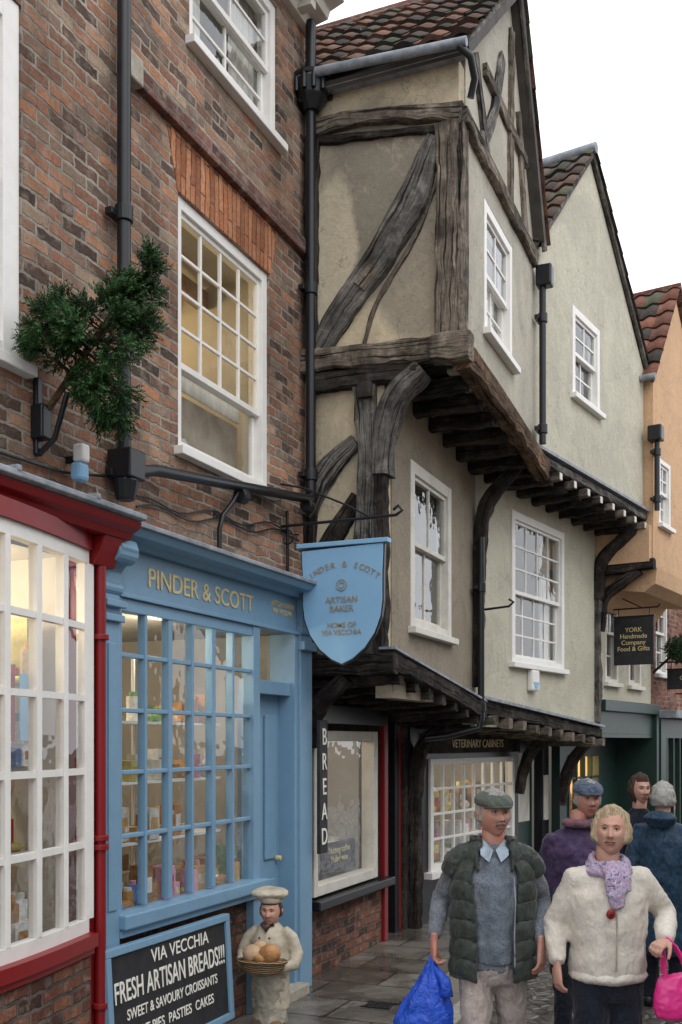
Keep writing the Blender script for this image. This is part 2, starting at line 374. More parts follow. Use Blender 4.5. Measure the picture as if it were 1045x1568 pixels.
def goods(p,name,u0,u1,w0,w1,z,n,seed,pal,hmax=.2,big=1):
    rr=random.Random(seed); bm=bmesh.new(); cl=bm.loops.layers.float_color.new('Col')
    for k in range(n):
        u=rr.uniform(u0,u1); w=rr.uniform(w0,w1); a=rr.uniform(.03,.07)*big; b=rr.uniform(.03,.06)*big; h=rr.uniform(.06,hmax)
        st=len(bm.faces); t=rr.random(); c=rr.choice(pal)
        if t<.4: bbox(bm,u-a,u+a,w-b,w+b,z,z+h); bbox(bm,u-a*.7,u+a*.7,w-b-.003,w-b-.001,z+h*.3,z+h*.7)
        elif t<.7: cyl(bm,(u,w,z),a*.7,h*.8,10); cyl(bm,(u,w,z+h*.8),a*.45,h*.15,10)
        else:
            bmesh.ops.create_icosphere(bm,subdivisions=2,radius=1,matrix=Matrix.Translation((u,w,z+b*.6))@Matrix.Diagonal((a*1.3,b,b*.75,1)))
        bm.faces.ensure_lookup_table(); m=rr.uniform(.7,1.2); c2=rr.choice(pal); F_=bm.faces[st:]
        for q,f in enumerate(F_):
            cc=c2 if (t<.4 and q>=6) or (.4<=t<.7 and q>=12) else c
            for lp in f.loops: lp[cl]=(cc[0]*m,cc[1]*m,cc[2]*m,1)
    return obj(name,bm,M['goods'],p)
PAL=[(.6,.5,.35),(.45,.22,.08),(.6,.35,.12),(.55,.05,.05),(.75,.72,.65),(.1,.2,.45),(.35,.18,.07),(.7,.6,.2),(.2,.35,.15),(.65,.3,.4),(.8,.8,.78)]
PALB=[(.5,.28,.1),(.42,.2,.07),(.6,.38,.16),(.7,.66,.58),(.3,.14,.06),(.55,.42,.25)]

# ------------------------------------------------------------------ B1 brick house with red and blue shopfronts
h1=empty('brick_house',(-3.6,0,0),math.pi/2)
wA=(5.80,7.10,3.85,5.50); wB=(5.94,7.24,6.57,7.62); wC=(3.0,4.29,3.88,5.72); wD=(3.0,4.29,6.5,7.62)
wall(h1,'wall',1.0,7.745,3.0,7.75,[wA,wB,wC,wD],0,.25,M['brick'])
box(h1,'side_wall',1.0,1.2,.26,6,0,7.75,M['brick_side'])
box(h1,'party_wall',7.6,7.745,.26,6,2.7,7.75,M['brick_side'])
sash(h1,'first_floor_window',*wA,0,4,4,1,M['white'],.05,.075,4.42,rmat=M['roomc'],depth=1.6,cols_b=1)
box(h1,'lamp_in_room',6.2,6.75,1.1,1.16,5.2,5.32,M['lampy']); plight(h1,(6.4,.9,5.1),11,(1,.74,.38))
boxes(h1,'ceiling_beams',[(5.85,7.05,.5+.3*k,.6+.3*k,5.3,5.42) for k in range(4)],M['shelf'])
box(h1,'cardboard_panel',5.9,7.0,.22,.24,3.9,4.33,M['card'])
box(h1,'roller_blind',5.88,7.02,.215,.225,4.36,4.5,M['curtain'])
sash(h1,'second_floor_window',*wB,0,2,2,2,M['white'],.05,.075,7.1,cur=[(0,.3,0,1),(.7,1,0,1)],rmat=M['roomc'])
sash(h1,'left_window',*wC,0,3,3,3,M['white'],.04,.12,4.8,cur=(0,1,0,1))
sash(h1,'upper_left_window',*wD,0,3,2,2,M['white'],.04,.1,7.1)
prism(h1,'rubbed_brick_arch',[(5.79,5.503),(7.11,5.503),(7.24,5.875),(5.66,5.875)],'w',-.004,.1,M['brick_arch'])
box(h1,'string_course',5.16,7.74,-.055,.05,5.88,6.0,M['brick_band'],.008)
box(h1,'stone_block',5.12,5.30,-.075,.04,5.86,6.02,M['stone'],.01)
prism(h1,'eaves_cornice',[(0,7.72),(-.06,7.72),(-.09,7.78),(-.2,7.80),(-.22,7.86),(-.34,7.9),(-.37,8.0),(.2,8.0),(.2,7.75)],'u',1.0,7.76,M['cream'],.004)
boxes(h1,'modillions',[(u,u+.09,-.19,-.02,7.735,7.8) for u in [1.2+.25*i for i in range(26)]],M['cream'])
prism(h1,'roof',[(-.4,8.0),(3,10.2),(6.2,8.0)],'u',1.0,7.6,M['brick_dark'])
downpipe(h1,'left_downpipe',5.07,-.09,3.35,8.0,.04)
downpipe(h1,'corner_downpipe',7.66,-.09,3.95,7.75,.042)
bm=bmesh.new(); cyl(bm,(7.66,-.1,7.02),.06,.1,12,.13); cyl(bm,(7.66,-.1,7.12),.13,.13,12,.15); cyl(bm,(7.66,-.1,7.25),.17,.035,12)
for i in range(12): cyl(bm,(7.66+.15*math.cos(i*.5236),-.1+.15*math.sin(i*.5236),7.13),.02,.13,6)
obj('rainwater_hopper',bm,M['black'],h1,bevel=.004)
pipe(h1,'branch_pipe',[(7.66,-.09,4.05),(7.66,-.1,3.93),(7.58,-.12,3.88),(5.35,-.12,3.58),(5.14,-.11,3.52),(5.07,-.1,3.4)],.036,M['black'])
bm=bmesh.new(); cyl(bm,(6.4,-.12,3.66),.055,.08,12,axis=0); cyl(bm,(7.5,-.12,3.82),.055,.08,12,axis=0); bbox(bm,5.0,5.16,-.18,-.02,3.46,3.63); cyl(bm,(5.07,-.1,3.34),.055,.12,12,.08); obj('pipe_joints',bm,M['black'],h1,bevel=.01)
pipe(h1,'bracket_pipe',[(6.42,-.11,3.7),(6.36,-.09,3.6),(6.28,-.06,3.5),(6.25,-.05,3.4),(6.25,-.05,3.2)],.018,M['black'])
for i,z in enumerate((3.46,3.5)):
    pts=[(5.3+.12*k,-.02,z-.1+.03*math.sin(k*.9+i)+(.012*k)) for k in range(20)]
    pipe(h1,'cable',pts,.006,M['black'])
pipe(h1,'cable_drop',[(7.35,-.03,3.75),(7.36,-.03,3.2)],.012,M['black'])
pipe(h1,'cable_left',[(1.5,-.02,3.42),(3.5,-.02,3.36),(4.6,-.02,3.40),(5.0,-.03,3.47)],.008,M['black'])
# ---- red bow-fronted shop
U0,U1=2.2,4.62
def bow(u): return -(.17+.17*math.sin(math.pi*min(max((u-U0)/(U1-U0),0),1)))
def bowstrip(name,z0,z1,dw0,dw1,mat,ua=U0,ub=U1,n=24):
    bm=bmesh.new(); rs=[]
    for i in range(n+1):
        u=ua+(ub-ua)*i/n; w=bow(u)
        rs.append([bm.verts.new(q) for q in ((u,w+dw0,z0),(u,w+dw1,z0),(u,w+dw1,z1),(u,w+dw0,z1))])
    for i in range(n):
        for k in range(4): bm.faces.new([rs[i][k],rs[i][(k+1)%4],rs[i+1][(k+1)%4],rs[i+1][k]])
    bm.faces.new(rs[0]); bm.faces.new(rs[-1][::-1])
    return obj(name,bm,mat,h1)
bowstrip('bow_top_rail',2.9,2.97,-.01,.05,M['white'])
bowstrip('bow_bottom_rail',.93,1.0,-.01,.05,M['white'])
for z in (1.4,1.79,2.18,2.56): bowstrip('bow_glazing_bar',z-.017,z+.017,0,.035,M['white'])
for i in range(0,10):
    u=U0+(U1-U0)*i/9; w=bow(u); k=.04 if i in (0,9) else .018
    box(h1,'bow_mullion',u-k,u+k,w-.012,w+.045,1.0,2.9,M['white'],.003)
for i in range(9):
    ua=U0+(U1-U0)*i/9; ub=U0+(U1-U0)*(i+1)/9; bm=bmesh.new(); bm.faces.new([bm.verts.new(q) for q in ((ua,bow(ua)+.017,1.0),(ub,bow(ub)+.017,1.0),(ub,bow(ub)+.017,2.9),(ua,bow(ua)+.017,2.9))]); obj('bow_glass',bm,M['glass'],h1,recalc=False)
bowstrip('bow_sill',.86,.93,-.07,.06,M['red']); bowstrip('bow_sill_mould',.82,.86,-.045,.06,M['red'])
bowstrip('bow_apron',.3,.82,-.02,.08,M['brick_dark'])
bowstrip('bow_plinth',0,.30,-.035,.08,M['red'])
bowstrip('bow_fascia',2.97,3.06,-.03,.08,M['red'])
prism(h1,'red_shop_cornice_lead',[(-.33,3.15),(-.39,3.16),(-.39,3.19),(.02,3.28),(.02,3.15)],'u',1.0,4.86,M['lead'],.006)
boxes(h1,'lead_rolls',[(u,u+.035,-.395,-.0,3.18,3.215) for u in (3.2,3.8,4.4)],M['lead'],.01)
prism(h1,'red_cornice',[(0,3.149),(-.36,3.149),(-.34,3.11),(-.30,3.09),(-.28,3.055),(0,3.055)],'u',1.0,4.855,M['red'],.004)
prism(h1,'red_cove',[(-.27,3.054),(-.24,2.98),(-.2,2.9),(0,2.9),(0,3.054)],'u',4.64,4.82,M['red'],.005)
box(h1,'red_pilaster',4.66,4.80,-.15,0,0,2.895,M['red'],.01)
pipe(h1,'red_column',[(4.72,-.18,0),(4.72,-.18,2.9)],.03,M['red'])
bm=bmesh.new()
for z in (.5,1.36,1.41,2.5): cyl(bm,(4.72,-.18,z),.047,.03)
obj('red_column_rings',bm,M['red'],h1,bevel=.004)
room(h1,'gift_shop_room',2.2,4.62,0,2.0,.5,2.95,M['roomc'])
box(h1,'shop_floor_display',2.2,4.6,-.05,.5,.8,.9,M['shelf'])
for i,z in enumerate((.9,1.36,1.82,2.25)):
    if i: box(h1,'display_shelf',2.5,4.55,.12,.42,z-.03,z-.005,M['white'])
    goods(h1,'display_goods',2.5,4.5,.08 if i else -.05,.4,z,60-14*(i==3),20+i,PAL,.36,1.1)
goods(h1,'back_goods',2.4,4.5,1.6,1.9,.9,60,29,PAL,.9,1.5); goods(h1,'back_goods_high',2.4,4.5,1.6,1.9,1.9,50,28,PAL,.7,1.5)
box(h1,'red_poster',4.0,4.25,.0,.01,1.95,2.30,M['red']); box(h1,'blue_poster',4.3,4.45,.01,.02,1.95,2.3,M['signblue'])
box(h1,'shop_lamp',3.0,4.3,.8,.9,2.85,2.9,M['lamp']); plight(h1,(3.6,.75,2.6),26); plight(h1,(4.2,.3,2.75),8)
# ---- blue bakery shopfront
box(h1,'blue_left_pilaster',4.80,4.96,-.14,0,0,2.78,M['blue'],.006)
box(h1,'blue_left_pilaster_panel',4.84,4.92,-.15,-.14,1.0,2.5,M['blue'],.004)
box(h1,'blue_capital',4.79,4.97,-.17,0,2.62,2.66,M['blue'],.006)
box(h1,'blue_capital_upper',4.785,4.975,-.18,0,2.70,2.74,M['blue'],.006)
def console(u0,u1):
    P=[(0,2.78),(-.13,2.78),(-.15,2.84),(-.15,2.9),(-.19,2.94),(-.25,2.97),(-.27,3.02),(-.25,3.07),(0,3.07)]
    prism(h1,'console_bracket',P,'u',u0,u1,M['blue'],.006)
    bm=bmesh.new(); cyl(bm,(u0-.012,-.2,3.0),.062,u1-u0+.024,18,axis=0); cyl(bm,(u0-.01,-.12,2.81),.04,u1-u0+.02,14,axis=0); obj('console_scroll',bm,M['blue'],h1,bevel=.008)
console(4.8,4.96); console(7.36,7.56)
box(h1,'blue_fascia',4.96,7.36,-.11,0,2.78,3.06,M['blue'],.004)
box(h1,'fascia_bead',4.965,7.355,-.135,-.11,2.775,2.80,M['blue'],.004)
prism(h1,'blue_cornice',[(0,3.06),(-.16,3.06),(-.18,3.09),(-.27,3.10),(-.3,3.14),(0,3.14)],'u',4.865,7.62,M['blue'],.003)
prism(h1,'blue_cornice_lead',[(-.32,3.141),(-.32,3.17),(.0,3.24),(.0,3.141)],'u',4.865,7.64,M['lead'],.006)
text(h1,'fascia_lettering','PINDER & SCOTT',.165,(5.95,-.113,2.92),FR,M['gold'],.004,sx=1.05)
text(h1,'fascia_small_lettering','ARTISAN BAKER\nVIA VECCHIA',.055,(7.1,-.113,2.95),FR,M['gold'],.002)
B=[]; a,b=4.96,6.62
B+=[(a,a+.05,-.12,-.03,.9,2.775),(b,b+.1,-.12,-.02,.0,2.775),(a+.05,b,-.11,-.03,2.70,2.775)]
for i in range(1,6):
    x=a+.05+(b-a-.05)*i/6; k=.022 if i%2==0 else .013
    B.append((x-k,x+k,-.105,-.05,.98,2.7))
for z in (1.4,1.77,2.13,2.45): B.append((a+.05,b,-.098,-.055,z-.013,z+.013))
boxes(h1,'blue_window_frame',B,M['blue'],.004)
box(h1,'blue_window_sill',4.95,6.72,-.19,-.02,.88,.965,M['blue'],.01)
box(h1,'blue_window_sill_mould',4.96,6.70,-.15,-.02,.83,.879,M['blue'],.006)
pane(h1,'window_glass',5.0,6.62,-.076,.965,2.7)
wall(h1,'stall_riser',4.96,6.62,0,.83,[],-.06,.2,M['brick_dark'])
room(h1,'bakery_room',4.97,7.36,.0,2.3,.1,2.78,M['room'])
box(h1,'bakery_display_deck',5.0,6.62,-.03,.45,.86,.94,M['shelf'])
goods(h1,'window_loaves',5.02,6.58,.02,.38,.95,90,5,PALB,.2,1.1)
goods(h1,'window_loaves_front',5.02,6.58,-.01,.1,.95,30,8,PAL,.26)
for i,z in enumerate((1.32,1.7,2.08)):
    box(h1,'bakery_shelf',5.02,6.6,.14,.36,z-.02,z-.003,M['white'],0); goods(h1,'bakery_shelf_goods',5.05,6.55,.17,.33,z,34-9*i,31+i,PAL if i else PALB,.22,1.05)
boxes(h1,'shelf_uprights',[(u,u+.02,.34,.36,.94,2.5) for u in (5.1,5.8,6.5)],M['white'])
box(h1,'bakery_strip_lamp',5.2,6.4,1.2,1.3,2.7,2.75,M['lamp']); plight(h1,(5.7,1.0,2.5),28); plight(h1,(5.9,.25,2.65),10)
for z in (1.2,1.7,2.2):
    box(h1,'bakery_back_shelf',5.2,7.2,2.0,2.25,z,z+.04,M['shelf']); goods(h1,'back_shelf_goods',5.2,7.2,2.0,2.2,z+.05,40,44+int(z*10),PAL,.35,1.3)
box(h1,'bakery_counter',5.2,7.0,1.2,1.6,.1,1.05,M['shelf'])
box(h1,'door_frame_right',7.30,7.36,-.12,.1,0,2.78,M['blue']); box(h1,'blue_right_pilaster',7.36,7.58,-.14,0,0,2.78,M['blue'],.006)
box(h1,'blue_right_capital',7.35,7.59,-.18,0,2.66,2.73,M['blue'],.008)
box(h1,'door_transom',6.72,7.30,-.08,.06,2.30,2.40,M['blue'])
pane(h1,'door_fanlight',6.72,7.3,.0,2.4,2.78)
box(h1,'door_leaf',6.72,7.30,.02,.07,.08,2.30,M['blue'],.004)
boxes(h1,'door_panels',[(6.8,6.98,-.0,.02,.2,.9),(7.04,7.22,-.0,.02,.2,.9),(6.8,6.98,-.0,.02,1.05,2.15),(7.04,7.22,-.0,.02,1.05,2.15)],M['blue'],.01)
ell_h=bmesh.new(); cyl(ell_h,(7.24,-.03,1.05),.02,.05,12,axis=1); obj('door_knob',ell_h,M['gold'],h1,bevel=.006)
box(h1,'door_step',6.68,7.36,-.22,.02,-.02,.08,M['stone'],.012)
box(h1,'brick_pier_end',7.58,7.75,-.03,.2,0,3.0,M['timber_d'])
# BREAD board
bb=empty('bread_sign_board',(-3.6,0,0),math.pi/2)
box(bb,'board',7.60,7.75,-.2,-.17,1.05,2.12,M['blackboard'])
for i,ch in enumerate('BREAD'): text(bb,'letter',ch,.19,(7.675,-.205,1.98-.2*i),FR,M['ivory'],.002,sx=.85)
sl=empty('security_light',(-3.6,0,0),math.pi/2)
box(sl,'lamp_head',4.63,4.70,-.13,-.06,3.46,3.56,M['white'],.015); box(sl,'lamp_base',4.62,4.71,-.12,-.05,3.36,3.46,M['signblue'],.02); box(sl,'arm',4.65,4.67,-.06,0,3.46,3.5,M['black'])
cb=empty('chalkboard_sign',(-3.6,0,0),math.pi/2)
ch=empty('tilt',(0,-.24,.12),0,cb); ch.rotation_euler=(-.06,0,0)
box(ch,'panel',4.76,6.05,0,.03,.03,.66,M['blackboard'])
boxes(ch,'frame',[(4.72,6.09,-.02,.035,0,.045),(4.72,6.09,-.02,.035,.645,.69),(4.72,4.765,-.019,.035,.045,.645),(6.045,6.09,-.019,.035,.045,.645)],M['blue'],.005)
boxes(ch,'legs',[(4.8,4.85,.0,.03,-.12,0),(5.95,6.0,.0,.03,-.12,0)],M['blue'])
text(ch,'line_1','VIA VECCHIA',.11,(5.5,-.003,.575),FR,M['ivory'],.001)
text(ch,'line_2','FRESH ARTISAN BREADS!!!',.17,(5.41,-.003,.43),FR,M['ivory'],.002,sx=.62)
text(ch,'line_3','SWEET & SAVOURY CROISSANTS',.085,(5.41,-.003,.295),FR,M['ivory'],.001,sx=.8)
text(ch,'line_4','HOT PIES  PASTIES  CAKES',.085,(5.41,-.003,.18),FR,M['ivory'],.001,sx=.9)
# shield sign
sg=empty('hanging_shield_sign',(-3.6,0,0),math.pi/2)
def shield(sc):
    cx,cz=-.525,3.0
    right=[(.345,.44),(.335,.2),(.335,.0),(.32,-.12),(.27,-.25),(.19,-.36),(.09,-.44),(0,-.48)]
    left=[(-.09,-.44),(-.19,-.36),(-.27,-.25),(-.32,-.12),(-.335,0),(-.335,.2),(-.345,.42)]
    return [(cx-x*sc,cz+y*sc) for x,y in right+left]
prism(sg,'shield_edge',shield(1.0),'u',7.28,7.32,M['black'],.004)
prism(sg,'shield_board',shield(.97),'u',7.272,7.328,M['signblue'],.003)
box(sg,'shield_cap',7.26,7.34,-.90,-.15,3.43,3.465,M['signblue'])
pipe(sg,'bracket_arm',[(7.3,0,3.62),(7.3,-.95,3.63),(7.3,-1.0,3.66),(7.3,-.97,3.7),(7.3,-.93,3.67)],.012,M['black'])
pipe(sg,'bracket_stay',[(7.3,0,3.95),(7.3,-.2,3.9),(7.3,-.55,3.74),(7.3,-.75,3.63)],.008,M['black'])
pipe(sg,'bracket_scroll',[(7.3,-.05+.09*math.cos(t*.5)*(1-t*.06),3.52+.09*math.sin(t*.5)*(1-t*.06)) for t in range(14)],.007,M['black'])
for w in (-.28,-.76): pipe(sg,'hanger',[(7.3,w,3.62),(7.3,w,3.45)],.006,M['black'])
base=Matrix.Rotation(-math.pi/2,4,'Z')@Matrix.Rotation(math.pi/2,4,'X')
for i,chh in enumerate('PINDER & SCOTT'):
    t=math.radians(128-76*i/13); r=.47
    o=text(sg,'arc_letter',chh,.062,(7.268,-.525-r*math.cos(t),2.815+r*math.sin(t)),SR,M['greyletter'],.001)
    o.rotation_euler=(base@Matrix.Rotation(t-math.pi/2,4,'Z')).to_euler()
text(sg,'sign_text','ARTISAN\nBAKER',.066,(7.268,-.525,2.985),SR,M['greyletter'],.001)
text(sg,'sign_text_lower','HOME OF\nVIA VECCHIA',.054,(7.268,-.525,2.80),SR,M['greyletter'],.001)
pipe(sg,'sign_emblem',[(7.268,-.525+.042*math.cos(t*.45),3.13+.042*math.sin(t*.45)) for t in range(15)],.003,M['greyletter'])
pipe(sg,'sign_emblem_inner',[(7.268,-.525+.022*math.cos(t*.45),3.13+.022*math.sin(t*.45)) for t in range(15)],.003,M['greyletter'])

# ------------------------------------------------------------------ fir tree on wall
ft=empty('christmas_tree',(-3.6,0,0),math.pi/2)
base=Vector((4.42,-.05,3.66)); tip=Vector((4.48,-.66,4.36))
pipe(ft,'trunk',[base,(base+tip)/2+Vector((0,0,.02)),tip],.018,M['timber_b'])
boxes(ft,'wall_bracket',[(4.36,4.44,-.08,0,3.52,3.70),(4.38,4.43,-.03,0,3.44,3.85)],M['black'],.01)
pipe(ft,'bracket_stay',[(4.41,-.02,3.45),(4.41,-.12,3.52),(4.41,-.2,3.75)],.015,M['black'])
bm=bmesh.new(); cl=bm.loops.layers.float_color.new('Col'); rr=random.Random(11); ax=(tip-base).normalized()
lumps=[(Vector((4.34,-.26,3.98)),.20),(Vector((4.42,-.42,3.98)),.21),(Vector((4.46,-.52,4.14)),.14),(Vector((4.46,-.38,3.74)),.15),(Vector((4.26,-.17,4.0)),.15),(Vector((4.48,-.64,4.36)),.07),(Vector((4.36,-.34,4.12)),.14),(Vector((4.47,-.60,4.02)),.10),(Vector((4.47,-.42,3.62)),.06),(Vector((4.49,-.62,4.26)),.08)]
wts=[l[1]**2 for l in lumps]; ctr=Vector((4.4,-.36,3.98))
subs=[]
for k in range(64):
    c,r=rr.choices(lumps,wts)[0]; d=Vector((rr.gauss(0,1),rr.gauss(0,1),rr.gauss(0,1))).normalized(); q=c+d*r*rr.uniform(.5,1.1)
    if q.y>-.04: q.y=-.06
    subs.append((q,rr.uniform(.035,.075),rr.uniform(.6,1.35)))
for c,r in lumps: subs.append((c,r*.5,.45))
for q,r,_ in subs[:64]: pipe(ft,'twig',[base+ax*max(.1,min(.9,(q-base).dot(ax))),q],.005,M['timber_b'])
for c,r,tone in subs:
    od=(c-ctr); od=od.normalized() if od.length>.02 else ax
    for k in range(44):
        d=Vector((rr.gauss(0,1),rr.gauss(0,1),rr.gauss(0,1))).normalized(); q=c+d*r*(rr.random()**.5)
        if q.y>-.03: continue
        out=(d*.8+od*.9+Vector((rr.gauss(0,.35),rr.gauss(0,.35),rr.gauss(0,.35)))).normalized(); ln=rr.uniform(.035,.085)
        g_=rr.uniform(.6,1.4)*tone; colr=(.030*g_,.085*g_,.022*g_)
        if rr.random()<.12: colr=(.06*g_,.12*g_,.03*g_)
        side=out.orthogonal().normalized(); s2=out.cross(side)
        for n in range(12):
            tt=n/12; ang=n*2.4; nd=(side*math.cos(ang)+s2*math.sin(ang))*.75+out*.7; s=q+out*ln*tt; e=s+nd*.022*(1.2-tt*.5)
            pr=nd.cross(out).normalized()*.0042
            f=bm.faces.new([bm.verts.new(s-pr),bm.verts.new(s+pr),bm.verts.new(e)])
            for lp in f.loops: lp[cl]=(*colr,1)
obj('needle_foliage',bm,M['needles'],ft,recalc=False)

# ------------------------------------------------------------------ B2 timber framed jettied house
h2=empty('timber_framed_house',(-3.6,0,0),math.pi/2)
S=7.75; F=10.3
prism(h2,'upper_side_wall',[(3,5.0),(3,7.25),(-1.30,7.2),(-1.30,4.95)],'u',S,S+.15,M['pl_aged'])
w2=(8.46,9.43,5.38,6.47)
wall(h2,'upper_street_wall',S+.151,F,4.85,6.9,[w2],-1.31,.15,M['pl_street'])
prism(h2,'street_gable',[(S+.151,6.902),(F,6.902),(F,7.0),(9.33,8.74),(S+.151,7.34)],'w',-1.31,-1.17,M['pl_street'])
sash(h2,'upper_window',*w2,-1.31,2,2,2,M['white'],.03,.08,5.9,cur=(0,1,0,.6))
NU=(1,0,0); NW=(0,1,0)
beam(h2,'side_top_rail',[(S-.02,-.05,6.93),(S-.02,-.6,6.9),(S-.02,-1.33,6.76)],[.13,.11,.15],.10,NU,M['timber'])
beam(h2,'side_top_rail_shadow',[(S-.0,-.05,6.83),(S-.0,-1.33,6.66)],.06,.08,NU,M['timber_d'])
beam(h2,'side_bottom_rail',[(S-.03,.0,5.03),(S-.03,-.6,5.0),(S-.03,-1.36,4.95)],[.2,.17,.22],.14,NU,M['timber'])
beam(h2,'corner_post',[(S-.015,-1.22,6.7),(S-.015,-1.215,5.9),(S-.015,-1.21,5.06)],[.19,.16,.18],.12,NU,M['timber'])
beam(h2,'left_post',[(S-.015,-.07,6.86),(S-.02,-.07,5.9),(S-.015,-.06,5.13)],[.12,.1,.12],.10,NU,M['timber_d'])
beam(h2,'curved_brace',[(S-.012,-1.12,6.62),(S-.012,-.93,6.18),(S-.012,-.60,5.70),(S-.012,-.32,5.38),(S-.012,-.13,5.10)],[.14,.28,.25,.22,.18],.10,NU,M['timber_g'])
beam(h2,'brace_patch',[(S-.064,-.63,5.69),(S-.064,-.50,5.56)],.12,.02,NU,M['timber'],.006)
beam(h2,'thin_brace',[(S+.01,-1.14,6.3),(S+.01,-.93,5.86),(S+.01,-.64,5.45),(S+.01,-.52,5.12)],[.025,.04,.04,.03],.06,NU,M['timber'],.008)
beam(h2,'gable_tie',[(S,-1.33,6.76),(9,-1.33,6.74),(F,-1.33,6.72)],.13,.08,NW,M['timber'])
beam(h2,'street_corner_post',[(S+.06,-1.315,6.7),(S+.05,-1.315,5.05)],.16,.06,NW,M['timber'])
beam(h2,'gable_post',[(9.3,-1.32,6.8),(9.34,-1.32,8.4)],.12,.05,NW,M['timber'])
beam(h2,'gable_strut',[(8.3,-1.32,6.8),(8.7,-1.32,7.3),(9.0,-1.32,7.95)],.14,.05,NW,M['timber_g'])
beam(h2,'gable_strut_near',[(8.5,-1.32,6.8),(8.2,-1.32,7.3),(8.1,-1.32,7.45)],.13,.05,NW,M['timber_g'])
beam(h2,'gable_strut_far',[(9.9,-1.32,6.8),(9.75,-1.32,7.3),(9.6,-1.32,7.8)],.12,.05,NW,M['timber'])
beam(h2,'gable_collar',[(8.4,-1.325,7.5),(9.9,-1.325,7.48)],.11,.05,NW,M['timber'])
beam(h2,'bargeboard_near',[(S-.12,-1.40,7.20),(9.35,-1.40,8.80)],.12,.035,NW,M['timber_g'],.004)
beam(h2,'bargeboard_far',[(9.32,-1.40,8.80),(F+.12,-1.40,6.85)],.12,.035,NW,M['timber_g'],.004)
rv=Vector((9.33-(S-.15),0,8.86-7.27)); 
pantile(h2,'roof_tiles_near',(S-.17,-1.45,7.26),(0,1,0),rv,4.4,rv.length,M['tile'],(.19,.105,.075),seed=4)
prism(h2,'roof_deck',[(S-.14,7.2),(9.33,8.8),(F+.1,6.95),(F,6.9),(9.33,8.7),(S-.1,7.15)],'w',-1.42,3,M['dark'])
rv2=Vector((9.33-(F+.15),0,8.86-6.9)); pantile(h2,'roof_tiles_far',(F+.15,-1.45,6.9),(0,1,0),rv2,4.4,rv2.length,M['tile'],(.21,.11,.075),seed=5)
pipe(h2,'ridge_tiles',[(9.33,-1.45,8.88),(9.33,3,8.88)],.06,M['brick_far'])
pipe(h2,'gutter',[(S-.2,0.02,7.27),(S-.2,-1.42,7.18)],.036,M['lead'])
boxes(h2,'gutter_board',[(S-.12,S-.0,-1.36,.05,7.17,7.21)],M['lead'])
pipe(h2,'gutter_swan_neck',[(S-.2,-1.36,7.16),(S-.16,-1.44,7.08),(S-.05,-1.44,6.98),(S-.02,-1.40,6.86)],.028,M['black'])
beam(h2,'bressummer',[(S-.05,-1.34,4.90),(9,-1.34,4.84),(F+.3,-1.34,4.70)],[.22,.18,.2],.14,NW,M['timber_b'])
beam(h2,'corner_beam_end',[(S-.07,-1.42,4.95),(S-.07,-1.12,4.96)],.22,.16,NU,M['timber'])
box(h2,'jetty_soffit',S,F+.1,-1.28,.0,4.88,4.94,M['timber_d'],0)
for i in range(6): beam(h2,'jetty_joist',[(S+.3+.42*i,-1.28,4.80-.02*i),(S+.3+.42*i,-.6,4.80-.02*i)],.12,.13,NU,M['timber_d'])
prism(h2,'first_floor_side_wall',[(.3,2.55),(.3,5.0),(-.69,4.95),(-.69,2.55)],'u',S,S+.14,M['pl_aged'])
w3=(8.34,9.5,2.92,4.33)
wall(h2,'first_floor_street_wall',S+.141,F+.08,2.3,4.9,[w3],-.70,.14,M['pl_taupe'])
sash(h2,'first_floor_window',*w3,-.70,2,1,1,M['cream'],.02,.1,3.65,bar=.03,cur=[(0,.25,0,1)],rmat=M['room'])
beam(h2,'side_post',[(S-.02,-.53,4.9),(S-.02,-.56,4.2),(S-.02,-.54,3.4),(S-.02,-.55,2.55)],[.20,.15,.18,.2],.12,NU,M['timber_g'])
beam(h2,'corner_post_lower',[(S-.01,-.665,4.4),(S-.01,-.665,2.6)],.09,.14,NU,M['timber_d'])
beam(h2,'side_brace',[(S-.02,-.46,4.34),(S-.02,-.25,4.18),(S-.02,-.08,3.93),(S-.02,.0,3.8)],[.12,.19,.19,.18],.10,NU,M['timber_g'])
beam(h2,'side_brace_low',[(S-.0,-.48,3.9),(S-.0,-.2,3.5),(S-.0,-.05,3.1)],[.14,.18,.18],.08,NU,M['timber_d'])
beam(h2,'left_post_low',[(S-.01,-.05,3.9),(S-.01,-.05,2.6)],[.1,.1],.08,NU,M['timber_d'])
beam(h2,'jetty_bracket',[(S-.0,-.68,4.05),(S-.0,-.70,4.35),(S-.0,-.80,4.66),(S,-1.02,4.84)],[.12,.15,.18,.15],.2,NU,M['timber_g'])
beam(h2,'side_head_rail',[(S-.025,-.1,4.84),(S-.025,-.75,4.83),(S-.025,-.98,4.8)],.14,.14,NU,M['timber_d'])
box(h2,'peg_block',S-.11,S-.03,-.62,-.5,4.66,4.78,M['timber_d'])
beam(h2,'far_bracket_post',[(F+.0,-.74,2.5),(F+.02,-.76,3.6),(F+.02,-.82,4.3),(F+.02,-1.15,4.72)],[.10,.11,.14,.12],.12,NU,M['timber_d'])
downpipe(h2,'downpipe',F-.08,-.80,2.15,4.0,.035,1.2)
pipe(h2,'downpipe_shoe',[(F-.08,-.80,2.2),(F-.08,-.78,2.08),(F-.3,-.5,2.0),(F-.35,-.3,1.98)],.035,M['black'])
downpipe(h2,'upper_downpipe',F+.02,-1.40,4.9,6.5,.035,1.1)
box(h2,'hopper_head',F-.05,F+.09,-1.5,-1.34,6.45,6.66,M['black'],.02)
beam(h2,'lower_bressummer',[(S-.08,-.73,2.58),(9,-.74,2.44),(F+.1,-.74,2.25)],[.15,.14,.15],.14,NW,M['timber_d'])
